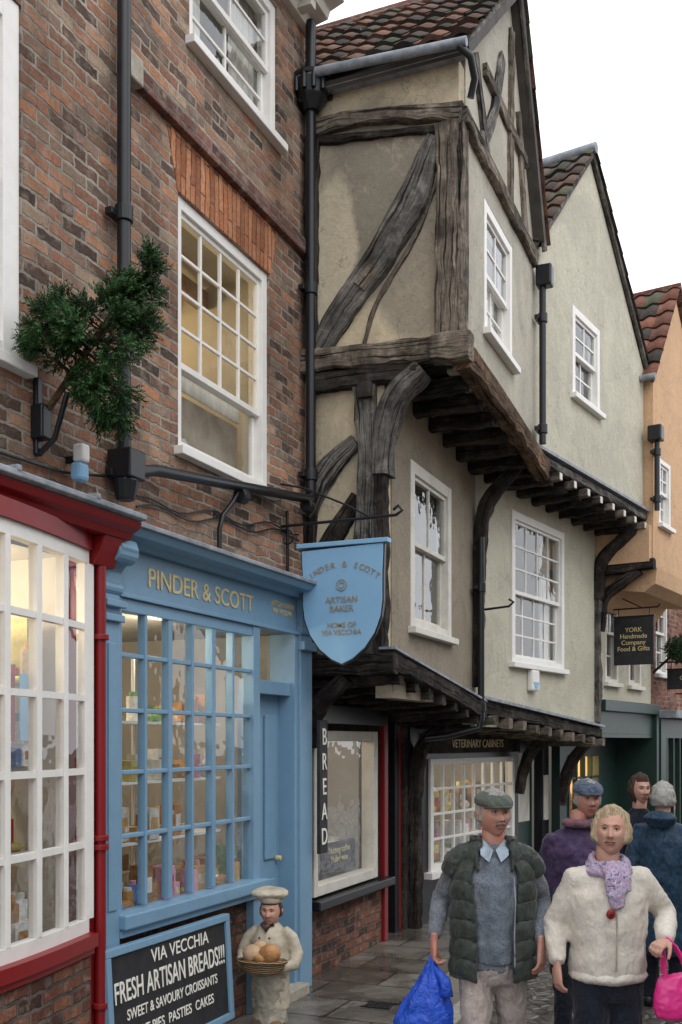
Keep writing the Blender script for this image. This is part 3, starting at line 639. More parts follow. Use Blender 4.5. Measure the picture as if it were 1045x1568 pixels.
prism(h2,'lower_jetty_lead',[(S-.1,2.67),(F+.1,2.35),(F+.1,2.37),(S-.1,2.69)],'w',-.82,-.68,M['lead'])
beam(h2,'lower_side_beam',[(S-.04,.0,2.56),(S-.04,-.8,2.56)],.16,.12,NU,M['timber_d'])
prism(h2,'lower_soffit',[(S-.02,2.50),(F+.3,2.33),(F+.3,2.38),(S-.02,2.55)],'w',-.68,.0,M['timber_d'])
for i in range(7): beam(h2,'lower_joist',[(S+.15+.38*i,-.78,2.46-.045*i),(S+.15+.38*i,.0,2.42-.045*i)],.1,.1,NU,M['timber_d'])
beam(h2,'ground_bracket',[(S+.02,-.04,1.9),(S+.02,-.10,2.2),(S+.02,-.35,2.47)],[.1,.13,.12],.12,NU,M['timber_d'])
w4=(7.84,9.26,.70,2.02)
wall(h2,'ground_floor_wall',S,9.5,.64,2.5,[w4],.02,.12,M['timber_d'])
wall(h2,'ground_floor_brick',S,9.5,0,.56,[],.0,.2,M['brick_dark'])
box(h2,'shop_sill',S+.01,9.55,-.13,.05,.56,.64,M['black'],.01)
boxes(h2,'shop_window_frame',[(7.82,7.90,-.05,.08,.66,2.04),(9.18,9.28,-.05,.08,.66,2.04),(7.90,9.18,-.048,.08,1.95,2.04),(7.90,9.18,-.048,.08,.66,.75)],M['cream'],.006)
pane(h2,'shop_window_glass',7.90,9.18,.022,.75,1.95)
room(h2,'cafe_room',7.85,9.26,.14,2.2,.3,2.2,M['room'])
box(h2,'cafe_menu_board',8.2,8.95,.05,.07,.80,1.06,M['blackboard']); text(h2,'cafe_menu_text','Nutmeg coffee\nMulled wine',.08,(8.57,.045,.95),FR,M['gold'],.001)
goods(h2,'cafe_display',7.95,9.1,.28,.5,.78,34,77,PAL,.3,1.2); box(h2,'cafe_shelf',7.9,9.2,.25,.6,.72,.77,M['shelf']); goods(h2,'cafe_back',7.95,9.1,1.8,2.1,1.3,30,78,PAL,.6,1.6)
box(h2,'cafe_lamp',8.4,8.8,1.0,1.1,2.1,2.15,M['lamp']); plight(h2,(8.3,.5,2.05),10)
box(h2,'red_door_post',9.52,9.62,-.03,.1,0,2.3,M['red'],.01); box(h2,'red_door_post_far',10.1,10.16,.03,.1,0,2.3,M['red'],.01)
room(h2,'passage',9.64,10.1,.1,2.5,0,2.3,M['dark']); box(h2,'passage_door',9.66,10.09,.14,.18,0,2.2,M['black'])
box(h2,'passage_jamb',9.985,10.099,.031,.14,0,2.3,M['black'])
beam(h2,'passage_post',[(F+.05,-.05,0),(F+.05,-.06,1.4),(F+.05,-.15,1.9),(F+.05,-.5,2.25)],[.14,.13,.14,.13],.14,NU,M['timber_d'])
box(h2,'lower_end_panel',10.18,10.5,-.0,.15,0,2.4,M['timber_d'])
box(h2,'door_canopy_board',S+.02,9.5,-.06,.0,2.1,2.26,M['black'])

# ------------------------------------------------------------------ B3 pale gabled house (street bends right by 10 degrees)
O3=(-2.9,10.365,0); r3=math.radians(80)
h3=empty('gabled_rendered_house',O3,r3)
E=3.62
w5=(.885,2.445,2.82,4.48)
wall(h3,'first_floor_wall',0.0,E,2.1,4.9,[w5],0,.15,M['pl_pale'])
sash(h3,'first_floor_window',*w5,0,4,3,3,M['white'],.01,.085,3.6,cur=[(0,.2,0,1),(.8,1,0,1)],rmat=M['room'])
w6=(1.15,2.02,5.72,6.68)
wall(h3,'upper_wall',-.02,3.72,4.84,6.74,[w6],-.6,.15,M['pl_pale'])
prism(h3,'gable_wall',[(-.02,6.74),(3.72,6.74),(1.7,8.52)],'w',-.6,-.45,M['pl_pale'])
sash(h3,'upper_window',*w6,-.6,2,2,2,M['white'],.02,.08,6.2)
box(h3,'near_side_wall',-.02,.13,-.449,4,4.84,6.74,M['pl_pale'],0)
rv=Vector((1.7-(-.12),0,8.6-6.72)); pantile(h3,'roof_tiles_near',(-.14,-.68,6.70),(0,1,0),rv,4.6,rv.length,M['tile'],(.14,.10,.08),seed=8)
rv=Vector((1.7-3.84,0,8.6-6.72)); pantile(h3,'roof_tiles_far',(3.86,-.68,6.70),(0,1,0),rv,4.6,rv.length,M['tile'],(.15,.10,.08),seed=9)
pipe(h3,'ridge_tiles',[(1.7,-.68,8.62),(1.7,4,8.62)],.06,M['lead'])
beam(h3,'bargeboard_near',[(-.16,-.63,6.64),(1.7,-.63,8.56)],.07,.04,NW,M['timber_g'],.003); beam(h3,'bargeboard_far',[(1.7,-.63,8.56),(3.9,-.63,6.64)],.07,.04,NW,M['timber_g'],.003)
beam(h3,'jetty_bressummer',[(-.1,-.58,4.80),(3.75,-.58,4.84)],.09,.12,NW,M['timber_g'])
prism(h3,'jetty_lead_flashing',[(-.1,4.86),(3.76,4.90),(3.76,4.93),(-.1,4.89)],'w',-.68,-.59,M['lead'])
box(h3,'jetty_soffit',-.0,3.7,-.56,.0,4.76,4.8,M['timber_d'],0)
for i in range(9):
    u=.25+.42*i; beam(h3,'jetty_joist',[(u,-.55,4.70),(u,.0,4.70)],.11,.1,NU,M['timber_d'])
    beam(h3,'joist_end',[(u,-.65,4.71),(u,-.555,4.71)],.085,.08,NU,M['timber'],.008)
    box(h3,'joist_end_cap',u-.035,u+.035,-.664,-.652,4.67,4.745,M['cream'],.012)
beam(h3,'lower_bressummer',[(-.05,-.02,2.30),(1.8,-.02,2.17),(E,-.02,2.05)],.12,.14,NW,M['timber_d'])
prism(h3,'lower_lead',[(-.05,2.38),(E,2.13),(E,2.16),(-.05,2.41)],'w',-.13,.0,M['lead'])
for i in range(10):
    u=.2+.37*i; z=2.24-.07*u; beam(h3,'lower_joist',[(u,-.14,z-.06),(u,.6,z-.06)],.1,.1,NU,M['timber'])
box(h3,'lower_soffit',0,E,.05,.7,2.08,2.12,M['timber_d'],0)
beam(h3,'end_bracket',[(E-.05,.45,1.1),(E-.05,.35,1.6),(E-.05,.0,2.05)],[.1,.13,.12],.12,NU,M['timber_d'])
beam(h3,'middle_bracket',[(2.5,.6,1.3),(2.5,.45,1.8),(2.5,.05,2.06)],[.1,.13,.12],.12,NU,M['timber_d'])
beam(h3,'upper_end_bracket',[(E+.0,-.03,3.8),(E+.0,-.10,4.3),(E,-.5,4.68)],[.1,.16,.14],.14,NU,M['timber_d'])
beam(h3,'end_post',[(E,.0,2.2),(E,-.01,3.9)],[.14,.12],.1,NU,M['timber_g'])
box(h3,'alarm_box',1.33,1.55,-.07,0,2.52,2.76,M['white'],.02); prism(h3,'alarm_label',[(1.36,2.62),(1.52,2.62),(1.48,2.55),(1.40,2.55)],'w',-.075,-.069,M['signblue'])
w7=(.2,2.42,.55,1.76)
wall(h3,'shop_wall',-.2,E,0,2.15,[w7,(2.6,3.4,0,2.0)],.65,.12,M['black'])
B=[(.2,.27,.62,.72,.55,1.76),(2.35,2.42,.62,.72,.55,1.76),(.27,2.35,.622,.72,1.70,1.76),(.27,2.35,.622,.72,.55,.62)]
for i in range(1,8): x=.27+2.08*i/8; B.append((x-.015,x+.015,.635,.67,.62,1.7))
for i in range(1,4): z=.62+1.08*i/4; B.append((.27,2.35,.637,.668,z-.014,z+.014))
boxes(h3,'shop_window_frame',B,M['white'],.003); pane(h3,'shop_glass',.27,2.35,.651,.62,1.7)
room(h3,'shop_room',.2,2.5,.78,2.4,.3,1.9,M['room']); goods(h3,'shop_goods',.3,2.3,.85,1.1,.62,60,91,PAL,.45,1.2); goods(h3,'shop_goods_high',.3,2.3,.85,1.1,1.15,40,92,PAL,.35,1.2); box(h3,'shop_lamp',.8,1.8,1.2,1.3,1.8,1.84,M['lamp']); plight(h3,(1.3,1.3,1.7),14)
box(h3,'shop_fascia',.1,2.5,.58,.65,1.82,2.03,M['timber_d']); text(h3,'shop_fascia_text','VETERINARY CABINETS',.13,(1.3,.577,1.92),FR,M['gold'],.002)
box(h3,'shop_sill',.1,2.5,.55,.66,.48,.55,M['white'])
box(h3,'shop_door',2.65,3.35,.78,.82,0,1.98,M['green']); box(h3,'shop_door_light',2.75,3.25,.77,.779,.9,1.8,M['curtain'])
pipe(h3,'wall_scroll_bracket',[(-.02,-.0,3.28),(-.02,-.38,3.3),(-.02,-.43,3.34),(-.02,-.38,3.37)],.012,M['black'])
box(h3,'menu_poster',3.42,3.58,.63,.65,.9,1.5,M['cream'])
# ------------------------------------------------------------------ B4 peach house
h4=empty('peach_rendered_house',O3,r3)
G=6.1
wall(h4,'first_floor_wall',E+.02,G,2.2,4.5,[(4.0,4.55,2.75,4.1),(5.0,5.6,2.75,4.1)],0.01,.15,M['pl_pale'])
for a_,b_ in ((4.0,4.55),(5.0,5.6)): sash(h4,'first_floor_window',a_,b_,2.75,4.1,.01,2,2,2,M['cream'],.02,.07)
prism(h4,'upper_near_side',[(-.718,4.25),(-.718,6.62),(3,6.62),(3,4.25)],'u',3.74,3.858,M['pl_peach'])
prism(h4,'upper_near_side_low',[(-.70,4.25),(-.70,4.72),(.0,4.72),(.0,4.25)],'u',3.62,3.735,M['pl_peach'])
wall(h4,'upper_wall',3.86,G+.1,4.2,6.62,[(3.98,4.5,4.8,5.65),(5.2,5.8,4.8,5.65)],-.72,.14,M['pl_peach'])
sash(h4,'upper_window',3.98,4.5,4.8,5.65,-.72,2,2,2,M['white'],.02,.06); sash(h4,'upper_window_far',5.2,5.8,4.8,5.65,-.72,2,2,2,M['white'],.02,.06)
prism(h4,'gable',[(3.74,6.622),(G+.1,6.622),(4.75,8.05)],'w',-.72,-.58,M['pl_peach'])
rv=Vector((4.75-3.62,0,8.12-6.6)); pantile(h4,'roof_tiles_near',(3.60,-.8,6.58),(0,1,0),rv,4.6,rv.length,M['tile'],(.26,.12,.085),seed=12)
prism(h4,'roof_far_slab',[(4.75,8.12),(G+.3,6.5),(G+.3,6.6),(4.75,8.2)],'w',-.8,3.5,M['brick_far'])
beam(h4,'bargeboard',[(3.6,-.74,6.54),(4.75,-.74,8.08)],.07,.05,NW,M['timber_g'],.003)
pipe(h4,'gutter',[(3.56,-.8,6.58),(3.56,1.5,6.58)],.04,M['lead']); box(h4,'hopper',3.6,3.76,-.86,-.68,5.78,5.98,M['black'],.02); downpipe(h4,'downpipe',3.7,-.78,4.9,5.8,.035,.6)
prism(h4,'coved_jetty',[(-.722,4.198),(-.70,4.0),(-.55,3.9),(-.2,3.95),(.0,3.7),(.0,4.198)],'u',3.9,G+.1,M['pl_peach'])
beam(h4,'jetty_beam',[(3.7,.0,4.2),(3.7,-.75,4.22)],.14,.12,NU,M['timber_d'])
beam(h4,'jetty_bracket',[(3.72,-.03,3.4),(3.72,-.10,3.85),(3.72,-.55,4.16)],[.1,.14,.12],.12,NU,M['timber_d'])
box(h4,'shop_cornice',E+.05,G,-.12,.05,2.35,2.5,M['green'],.01); box(h4,'shop_fascia',E+.05,G,-.04,.05,2.05,2.35,M['green'])
wall(h4,'shopfront',E+.02,G,0,2.1,[(3.95,5.15,.5,1.75)],.5,.12,M['green'])
B=[]
for i in range(5): x=3.95+1.2*i/4; B.append((x-.02,x+.02,.48,.55,.5,1.75))
for i in range(5): z=.5+1.25*i/4; B.append((3.95,5.15,.49,.54,z-.015,z+.015))
boxes(h4,'lit_window_frame',B,M['green'],.003); room(h4,'lit_shop_room',3.95,5.15,.63,1.6,.4,1.9,M['roomc']); box(h4,'lit_shop_lamp',4.1,5.0,1.0,1.15,1.7,1.8,M['lampy']); plight(h4,(4.5,1.0,1.5),24,(1,.62,.25))
goods(h4,'lit_shop_goods',4.0,5.1,.8,1.2,.55,50,55,PALB,.7,1.2)
box(h4,'soffit',E+.05,G,-.04,.6,2.0,2.05,M['green'],0)
box(h4,'shopfront_return',G-.06,G+.06,-.1,.62,0,2.35,M['green'])
# B5 far brick
h5=empty('far_brick_house',O3,r3)
wall(h5,'wall',G+.07,13,0,6.2,[(6.5,7.2,3.0,4.3),(8.2,9,3.0,4.3)],.05,.2,M['brick_far'])
sash(h5,'window',6.5,7.2,3.0,4.3,.05,2,2,2,M['white']); sash(h5,'window_far',8.2,9,3.0,4.3,.05,2,2,2,M['white'])
prism(h5,'roof',[(-.3,6.2),(3,8.2),(6,6.2)],'u',G+.1,13,M['brick_far'])
box(h5,'shop_canopy',G+.1,10,-.35,.05,2.3,2.42,M['lead'],.01)
wall(h5,'shopfront',G+.1,10,0,2.29,[(6.5,7.6,.6,2.0),(8,9.4,.6,2.0)],-.12,.1,M['green'])
room(h5,'shop_interior',6.5,9.4,-.01,.04,.6,2.0,M['dark'])
goods(h5,'shop_goods',6.55,9.3,-.015,.02,.62,50,66,PAL,.5)
boxes(h5,'shopfront_window_frame',[(6.5+k*.36,6.54+k*.36,-.125,-.05,.6,2.0) for k in range(9)],M['green'])
h6=empty('street_end_house',O3,r3)
wall(h6,'wall',13.2,20,0,6.8,[(14,15,3,4.4)],-1.0,.2,M['pl_pale']); sash(h6,'window',14,15,3,4.4,-1.0,2,2,2,M['white']); box(h6,'near_end_wall',13.05,13.2,-1.0,4,0,6.8,M['pl_peach']); prism(h6,'roof',[(-1.2,6.8),(1.5,8.8),(5,6.8)],'u',13,20,M['brick_far'])
def hsign(u,w0,w1,z0,z1,mat,txt):
    s=empty('hanging_shop_sign',O3,r3)
    box(s,'board',u-.02,u+.02,w1,w0,z0,z1,mat,.006)
    box(s,'board_rim',u-.026,u+.026,w1-.01,w0+.01,z1,z1+.02,M['black'])
    pipe(s,'arm',[(u,.02,z1+.12),(u,w1-.05,z1+.12),(u,w1-.08,z1+.16)],.012,M['black'])
    pipe(s,'stay',[(u,.02,z1+.35),(u,w1*.7,z1+.13)],.008,M['black'])
    for w in (w0-.06,w1+.06): pipe(s,'hanger',[(u,w,z1),(u,w,z1+.12)],.006,M['black'])
    text(s,'sign_text',txt,.085,(u-.024,(w0+w1)/2,(z0+z1)/2+.02),SR,M['gold'],.001)
    return s
hsign(4.25,-.04,-.58,2.98,3.62,M['blackboard'],'YORK\nHandmade\nCompany\nFood & Gifts')
hsign(6.6,-.1,-.7,2.75,3.05,M['blackboard'],'GIFTS')
hsign(7.5,-.1,-.8,2.3,2.6,M['green'],'TEA')
hsign(9.0,-.1,-.9,3.6,4.2,M['red'],'PIZZA')
wr=empty('evergreen_wreath',O3,r3); bm=bmesh.new(); cl=bm.loops.layers.float_color.new('Col')
for k in range(700):
    d=Vector((rr.gauss(0,1),rr.gauss(0,1),rr.gauss(0,1))).normalized(); q=Vector((6.35,-.35,3.35))+d*.22*rr.random()**.5
    for n in range(5):
        e=q+Vector((rr.gauss(0,1),rr.gauss(0,1),rr.gauss(0,1))).normalized()*.05; pr=Vector((0,.006,.004)); f=bm.faces.new([bm.verts.new(q-pr),bm.verts.new(q+pr),bm.verts.new(e)])
        g_=rr.uniform(.5,1.4)
        for lp in f.loops: lp[cl]=(.02*g_,.06*g_,.02*g_,1)
obj('foliage',bm,M['needles'],wr,recalc=False); pipe(wr,'stem',[(6.35,.05,3.0),(6.35,-.35,3.35)],.02,M['black'])

# ------------------------------------------------------------------ opposite row (behind/right of camera; seen in reflections)
ho=empty('opposite_house',(2.9,0,0),-math.pi/2)
hs=[(-x-1.0,-x,z,z+1.4) for x in (1,4,7,10) for z in (2.9,)]+[(-x-1.6,-x,.7,2.2) for x in (1,5,9)]
wall(ho,'wall',-16,3,0,4.6,hs,0,.25,M['pl_opp'])
for i,h in enumerate(hs): sash(ho,'window',*h,0,3,2,2,M['white'])
prism(ho,'roof',[(-.2,4.6),(3,6.4),(6,4.6)],'u',-16,3,M['brick_far'])

# ------------------------------------------------------------------ ground
def sheet(name,pts,z,mat):
    bm=bmesh.new(); bm.faces.new([bm.verts.new((x,y,z)) for x,y in pts]); return obj(name,bm,mat)
m,t,o=nt('cobbles'); v=objc(t); vo=N(t,'ShaderNodeTexVoronoi',feature='DISTANCE_TO_EDGE'); vo.inputs['Scale'].default_value=8; L(t,mapn(t,v,(1,.8,1)),vo.inputs['Vector'])
vc=N(t,'ShaderNodeTexVoronoi'); vc.inputs['Scale'].default_value=8; L(t,mapn(t,v,(1,.8,1)),vc.inputs['Vector'])
sv=N(t,'ShaderNodeSeparateColor'); L(t,vc.outputs['Color'],sv.inputs[0])
c=mix(t,(.08,.072,.064),(.18,.165,.145),sv.outputs[0]); c=mix(t,(.03,.027,.024),c,ramp(t,vo.outputs[0],[(.0,(0,0,0)),(.12,(1,1,1))]))
c=mix(t,c,ramp(t,noi(t,v,30),[(.3,(.6,.6,.6)),(.7,(1.1,1.1,1.1))]),.8,'MULTIPLY')
bsdf(t,o,c,ramp(t,noi(t,v,1.5),[(.4,(.1,.1,.1)),(.6,(.45,.45,.45))]),0,ramp(t,vo.outputs[0],[(0,(0,0,0)),(.2,(1,1,1))]),.8,.02,.5); M['cobble']=m
m,t,o=nt('york_stone_flags'); v=objc(t); b=N(t,'ShaderNodeTexBrick'); L(t,v,b.inputs['Vector'])
b.inputs['Scale'].default_value=1; b.inputs['Brick Width'].default_value=.75; b.inputs['Row Height'].default_value=.52; b.inputs['Mortar Size'].default_value=.012
b.inputs['Color1'].default_value=(.13,.115,.095,1); b.inputs['Color2'].default_value=(.25,.225,.19,1); b.inputs['Mortar'].default_value=(.05,.04,.035,1)
c=mix(t,b.outputs['Color'],ramp(t,noi(t,v,5,7,.7),[(.3,(.5,.5,.5)),(.7,(1.15,1.15,1.15))]),.9,'MULTIPLY')
c=mix(t,c,ramp(t,noi(t,v,1.3,5,.6),[(.42,(.5,.5,.5)),(.55,(1,1,1))]),1,'MULTIPLY')
bsdf(t,o,c,ramp(t,noi(t,v,1.3,5,.6),[(.42,(.14,.14,.14)),(.58,(.5,.5,.5))]),0,mix(t,noi(t,v,20),b.outputs['Fac'],.3),.4,.01,.5); M['flags']=m
sheet('ground',[(-300,-300),(300,-300),(300,300),(-300,300)],-.12,surf('ground_paving',(.1,.09,.08),(.2,.18,.16),3,.8))
sheet('road',[(-3.2,-8),(6,-8),(6,40),(-3.2,40)],-.1,M['cobble'])
def poly3(name,pts,z0,z1,mat,bevel=0):
    bm=bmesh.new(); A=[bm.verts.new((x,y,z0)) for x,y in pts]; Bv=[bm.verts.new((x,y,z1)) for x,y in pts]
    bm.faces.new(A[::-1]); bm.faces.new(Bv); n=len(pts)
    for i in range(n): bm.faces.new([A[i],A[(i+1)%n],Bv[(i+1)%n],Bv[i]])
    return obj(name,bm,mat,bevel=bevel)
poly3('pavement',[(-4.0,-8),(-2.25,-8),(-2.25,10.5),(.2,24),(-4.0,24)],-.1,0,M['flags'])
bm=bmesh.new(); y=-4
while y<10.4:
    bbox(bm,-2.248,-2.09,y,y+.88,-.1,.006); y+=.9
obj('kerb',bm,M['stone'],None,bevel=.012)
gr=empty('drain_grating',(-2.75,7.2,.004)); boxes(gr,'bars',[(-.09+.03*i,-.075+.03*i,-.07,.07,0,.006) for i in range(7)]+[(-.11,.12,-.085,-.07,0,.006),(-.11,.12,.07,.085,0,.006)],M['black'],0)

# ------------------------------------------------------------------ people
def fabric(name,c1,c2,sc=60,bump=.4,rough=.9,big=.25,fold=.5):
    m,t,o=nt(name); v=objc(t); n=noi(t,v,sc,4,.7); g=noi(t,v,5,4,.6,1.2)
    fo=noi(t,mapn(t,v,(1.5,1.5,.7)),9,3,.5,2.2)
    c=ramp(t,n,[(.35,c1),(.65,c2)]); c=mix(t,c,ramp(t,g,[(.3,(1-big*1.5,)*3),(.65,(1.1,1.1,1.1))]),1,'MULTIPLY')
    p=bsdf(t,o,c,rough,0,n,bump,.003,.2)
    b2=N(t,'ShaderNodeBump'); b2.inputs['Strength'].default_value=fold; b2.inputs['Distance'].default_value=.03; L(t,fo,b2.inputs['Height'])
    b1=p.inputs['Normal'].links[0].from_node; L(t,b2.outputs[0],b1.inputs['Normal'])
    p.inputs['Sheen Weight'].default_value=.12; return m
def skinm(name,c,red):
    m,t,o=nt(name); v=objc(t); n=noi(t,v,16,4,.6); s=noi(t,v,120,4,.7)
    c_=ramp(t,n,[(.35,c),(.65,red)]); c_=mix(t,c_,ramp(t,s,[(.3,(.8,.8,.8)),(.7,(1.08,1.08,1.08))]),.7,'MULTIPLY')
    bsdf(t,o,c_,.5,0,mix(t,s,noi(t,v,40,4,.6,1),.6),.35,.004,.35); return m
SK=skinm('skin',(.52,.32,.24),(.52,.26,.19)); SK2=skinm('skin_ruddy',(.47,.27,.20),(.46,.18,.135))
EYE=surf('eye_white',(.36,.33,.31),(.44,.40,.37),20,.25,.0); IRIS=surf('iris',(.015,.013,.012),(.04,.035,.03),20,.2,.0); LIP=surf('lips',(.30,.10,.085),(.38,.13,.11),40,.5,.1); LASH=surf('lash_line',(.06,.03,.02),(.10,.05,.04),30,.6,.0)
def hairm(name,c1,c2):
    m,t,o=nt(name); v=objc(t); n=noi(t,mapn(t,v,(70,70,10)),2.2,5,.7,.4); bsdf(t,o,ramp(t,n,[(.35,c1),(.65,c2)]),.55,0,n,1,.012,.35); return m
def tube(bm,pts,rads,ref=(1,0,0),n=14):
    P=[Vector(p) for p in pts]; rings=[]
    for i,p in enumerate(P):
        t=(P[min(i+1,len(P)-1)]-P[max(i-1,0)]).normalized(); r=Vector(ref); a=(r-t*r.dot(t))
        if a.length<1e-3: a=t.orthogonal()
        a.normalize(); b=t.cross(a); rd=rads[i]; rx,ry=rd if isinstance(rd,tuple) else (rd,rd)
        rings.append([bm.verts.new(p+a*math.cos(2*math.pi*k/n)*rx+b*math.sin(2*math.pi*k/n)*ry) for k in range(n)])
        if i==0: t0=t; r0=min(rx,ry)
        t1=t; r1=min(rx,ry)
    for i in range(len(rings)-1):
        for k in range(n): bm.faces.new([rings[i][k],rings[i][(k+1)%n],rings[i+1][(k+1)%n],rings[i+1][k]])
    a=bm.verts.new(P[0]-t0*r0*.5); b=bm.verts.new(P[-1]+t1*r1*.5)
    for k in range(n): bm.faces.new([rings[0][(k+1)%n],rings[0][k],a]); bm.faces.new([rings[-1][k],rings[-1][(k+1)%n],b])
_tex={}
def cloud(size):
    if size not in _tex:
        x=bpy.data.textures.new('folds','CLOUDS'); x.noise_scale=size; x.noise_depth=2; _tex[size]=x
    return _tex[size]
def garment(name,bm,mat,parent,voxel=.014,disp=.0,dsize=.12,sm=5):
    o=obj(name,bm,mat,parent,True)
    r=o.modifiers.new('remesh','REMESH'); r.mode='VOXEL'; r.voxel_size=voxel; r.use_smooth_shade=True
    s=o.modifiers.new('smooth','SMOOTH'); s.factor=.5; s.iterations=sm
    if disp:
        d=o.modifiers.new('folds','DISPLACE'); d.texture=cloud(dsize); d.strength=disp; d.mid_level=.5; d.texture_coords='LOCAL'
        d2=o.modifiers.new('fine_folds','DISPLACE'); d2.texture=cloud(dsize*.35); d2.strength=disp*.45; d2.mid_level=.5; d2.texture_coords='LOCAL'
    return o
def g(x,s): return math.exp(-(x/s)**2)
def headshape(x,y,z,wd=1.0):
    ax=.075*wd*(1-.24*max(0,-z)**1.5-.02*max(0,z)); ay=.097; az=.122
    px,py,pz=x*ax,y*ay,z*az
    if z<0: py+= -.004*(-z) if y<0 else -.022*(-z)
    fr=max(0,-y)**.8
    if y<0:
        py=py*(1-.05*g(x,.6))
        prof=0
        if -.34<z<.22: prof=(.22-z)/.48 if z>-.26 else max(0,(z+.34)/.08)
        py-=.032*g(x,.12+.08*max(0,-z*2))*prof*fr
        for sx in (-.38,.38): py+=.016*g(x-sx,.2)*g(z-.09,.12)*fr
        py-=.008*g(z-.25,.08)*g(x,.5)*fr
        for sx in (-.48,.48): py-=.009*g(x-sx,.18)*g(z+.18,.17)*fr
        for sx in (-.27,.27): py+=.005*g(x-sx-.04*sx,.06)*g(z+.38,.14)*fr
        py-=.009*g(x,.24)*g(z+.50,.07)*fr; py+=.007*g(x,.3)*g(z+.42,.03)*fr; py+=.007*g(x,.2)*g(z+.66,.06)*fr
        py-=.014*g(x,.28)*g(z+.84,.14)*fr
    return Vector((px,py,pz))
def headmesh(fn,nu=44,nv=40):
    bm=bmesh.new(); rows=[]
    for j in range(1,nv):
        th=math.pi*j/nv; rows.append([bm.verts.new(fn(math.sin(th)*math.cos(2*math.pi*i/nu),math.sin(th)*math.sin(2*math.pi*i/nu),math.cos(th))) for i in range(nu)])
    a=bm.verts.new(fn(0,0,1)); b=bm.verts.new(fn(0,0,-1))
    for j in range(len(rows)-1):
        for i in range(nu): bm.faces.new([rows[j][i],rows[j+1][i],rows[j+1][(i+1)%nu],rows[j][(i+1)%nu]])
    for i in range(nu): bm.faces.new([a,rows[0][i],rows[0][(i+1)%nu]]); bm.faces.new([b,rows[-1][(i+1)%nu],rows[-1][i]])
    return bm
def ell(p,name,c,r,mat,rot=None,sub=3):
    bm=bmesh.new(); mx=Matrix.Translation(c)@(rot or Matrix.Identity(4))@Matrix.Diagonal((r[0],r[1],r[2],1)); bmesh.ops.create_icosphere(bm,subdivisions=sub,radius=1,matrix=mx)
    return obj(name,bm,mat,p,True)
def head(p,c,yaw,tilt,skin,hair,style,s=1.0,wd=1.0,smile=0,roll=0):
    e=empty('head',c,0,p); e.rotation_euler=(tilt,roll,yaw); e.scale=(s,s,s)
    obj('face',headmesh(lambda x,y,z:headshape(x,y,z,wd),64,60),skin,e,True)
    for sx in (-1,1):
        ell(e,'eye',(sx*.029,-.0715,.011),(.0125,.0115,.0075),EYE,sub=2); ell(e,'iris',(sx*.029,-.0805,.011),(.0052,.004,.0052),IRIS,sub=2)
        bm=bmesh.new(); tube(bm,[(sx*.010,-.091,.027),(sx*.028,-.092,.033),(sx*.046,-.079,.027)],[.002,.0035,.0015],(0,0,1),8); obj('eyebrow',bm,hair,e,True)
        bm=bmesh.new(); tube(bm,[(sx*.014,-.078,.016),(sx*.029,-.0845,.0205),(sx*.044,-.073,.013)],[.002,.0035,.002],(0,0,1),8); obj('eyelid',bm,skin,e,True)
        bm=bmesh.new(); tube(bm,[(sx*.015,-.080,.012),(sx*.029,-.0858,.0168),(sx*.043,-.074,.010)],[.0010,.0018,.0010],(0,0,1),6); obj('lash',bm,LASH,e,True)
        bm=bmesh.new(); tube(bm,[(sx*.016,-.078,.003),(sx*.029,-.081,.0015),(sx*.042,-.072,.005)],[.002,.003,.002],(0,0,1),8); obj('lower_lid',bm,skin,e,True)
        ell(e,'nostril',(sx*.009,-.112,-.034),(.0042,.006,.0028),LASH,sub=2)
        bm=bmesh.new(); tube(bm,[(sx*.074*wd,-.004,-.024),(sx*.080*wd,0,-.005),(sx*.083*wd,.006,.014),(sx*.076*wd,.010,.026)],[(.004,.008),(.006,.013),(.006,.015),(.004,.008)],(1,0,0),10); obj('ear',bm,skin,e,True)
    for k,zz in ((0,-.0555),(1,-.0645)):
        bm=bmesh.new(); tube(bm,[(-.026,-.080,zz*.5-.030+smile),(-.012,-.0935,zz+.001*(1-k*2)),(0,-.0965,zz-.001*(1-k)),(.012,-.0935,zz+.001*(1-k*2)),(.026,-.080,zz*.5-.030+smile)],[.0012,.0035,.004,.0035,.0012],(0,0,1),8); obj('lip',bm,LIP,e,True)
    bm=bmesh.new(); tube(bm,[(-.026,-.083,-.060+smile),(0,-.0995,-.0602),(.026,-.083,-.060+smile)],[.0010,.0016,.0010],(0,0,1),6); obj('mouth_line',bm,LASH,e,True)
    def hf(x,y,z):
        q=headshape(x,y,z,wd); d=Vector((x,y,z)).normalized()
        if style=='short': mk=(z-.5) if y<-.35 else min((y+.28)*2,(z+.38)*2)
        elif style=='bob': mk=(z-.62-.16*x+.10*noise.noise(Vector((x*5,z*3,1)))) if y<-.5 else min((y+.53)*1.6,(z+.48)*2)
        else: mk=(z-.55) if y<-.4 else min((y+.3)*2,(z+.9)*2)
        mk=max(-.2,min(.25,mk))/.25
        th={'short':.010,'bob':.021,'long':.02}[style]
        if mk>0: q=q+d*(th*mk+.009*noise.noise(q*30)*mk+.006*noise.noise(Vector((q.x*110,q.y*110,q.z*30)))*mk)
        else: q=q*(1+.05*mk)
        return q
    obj('hair',headmesh(hf,64,56),hair,e,True)
    return e
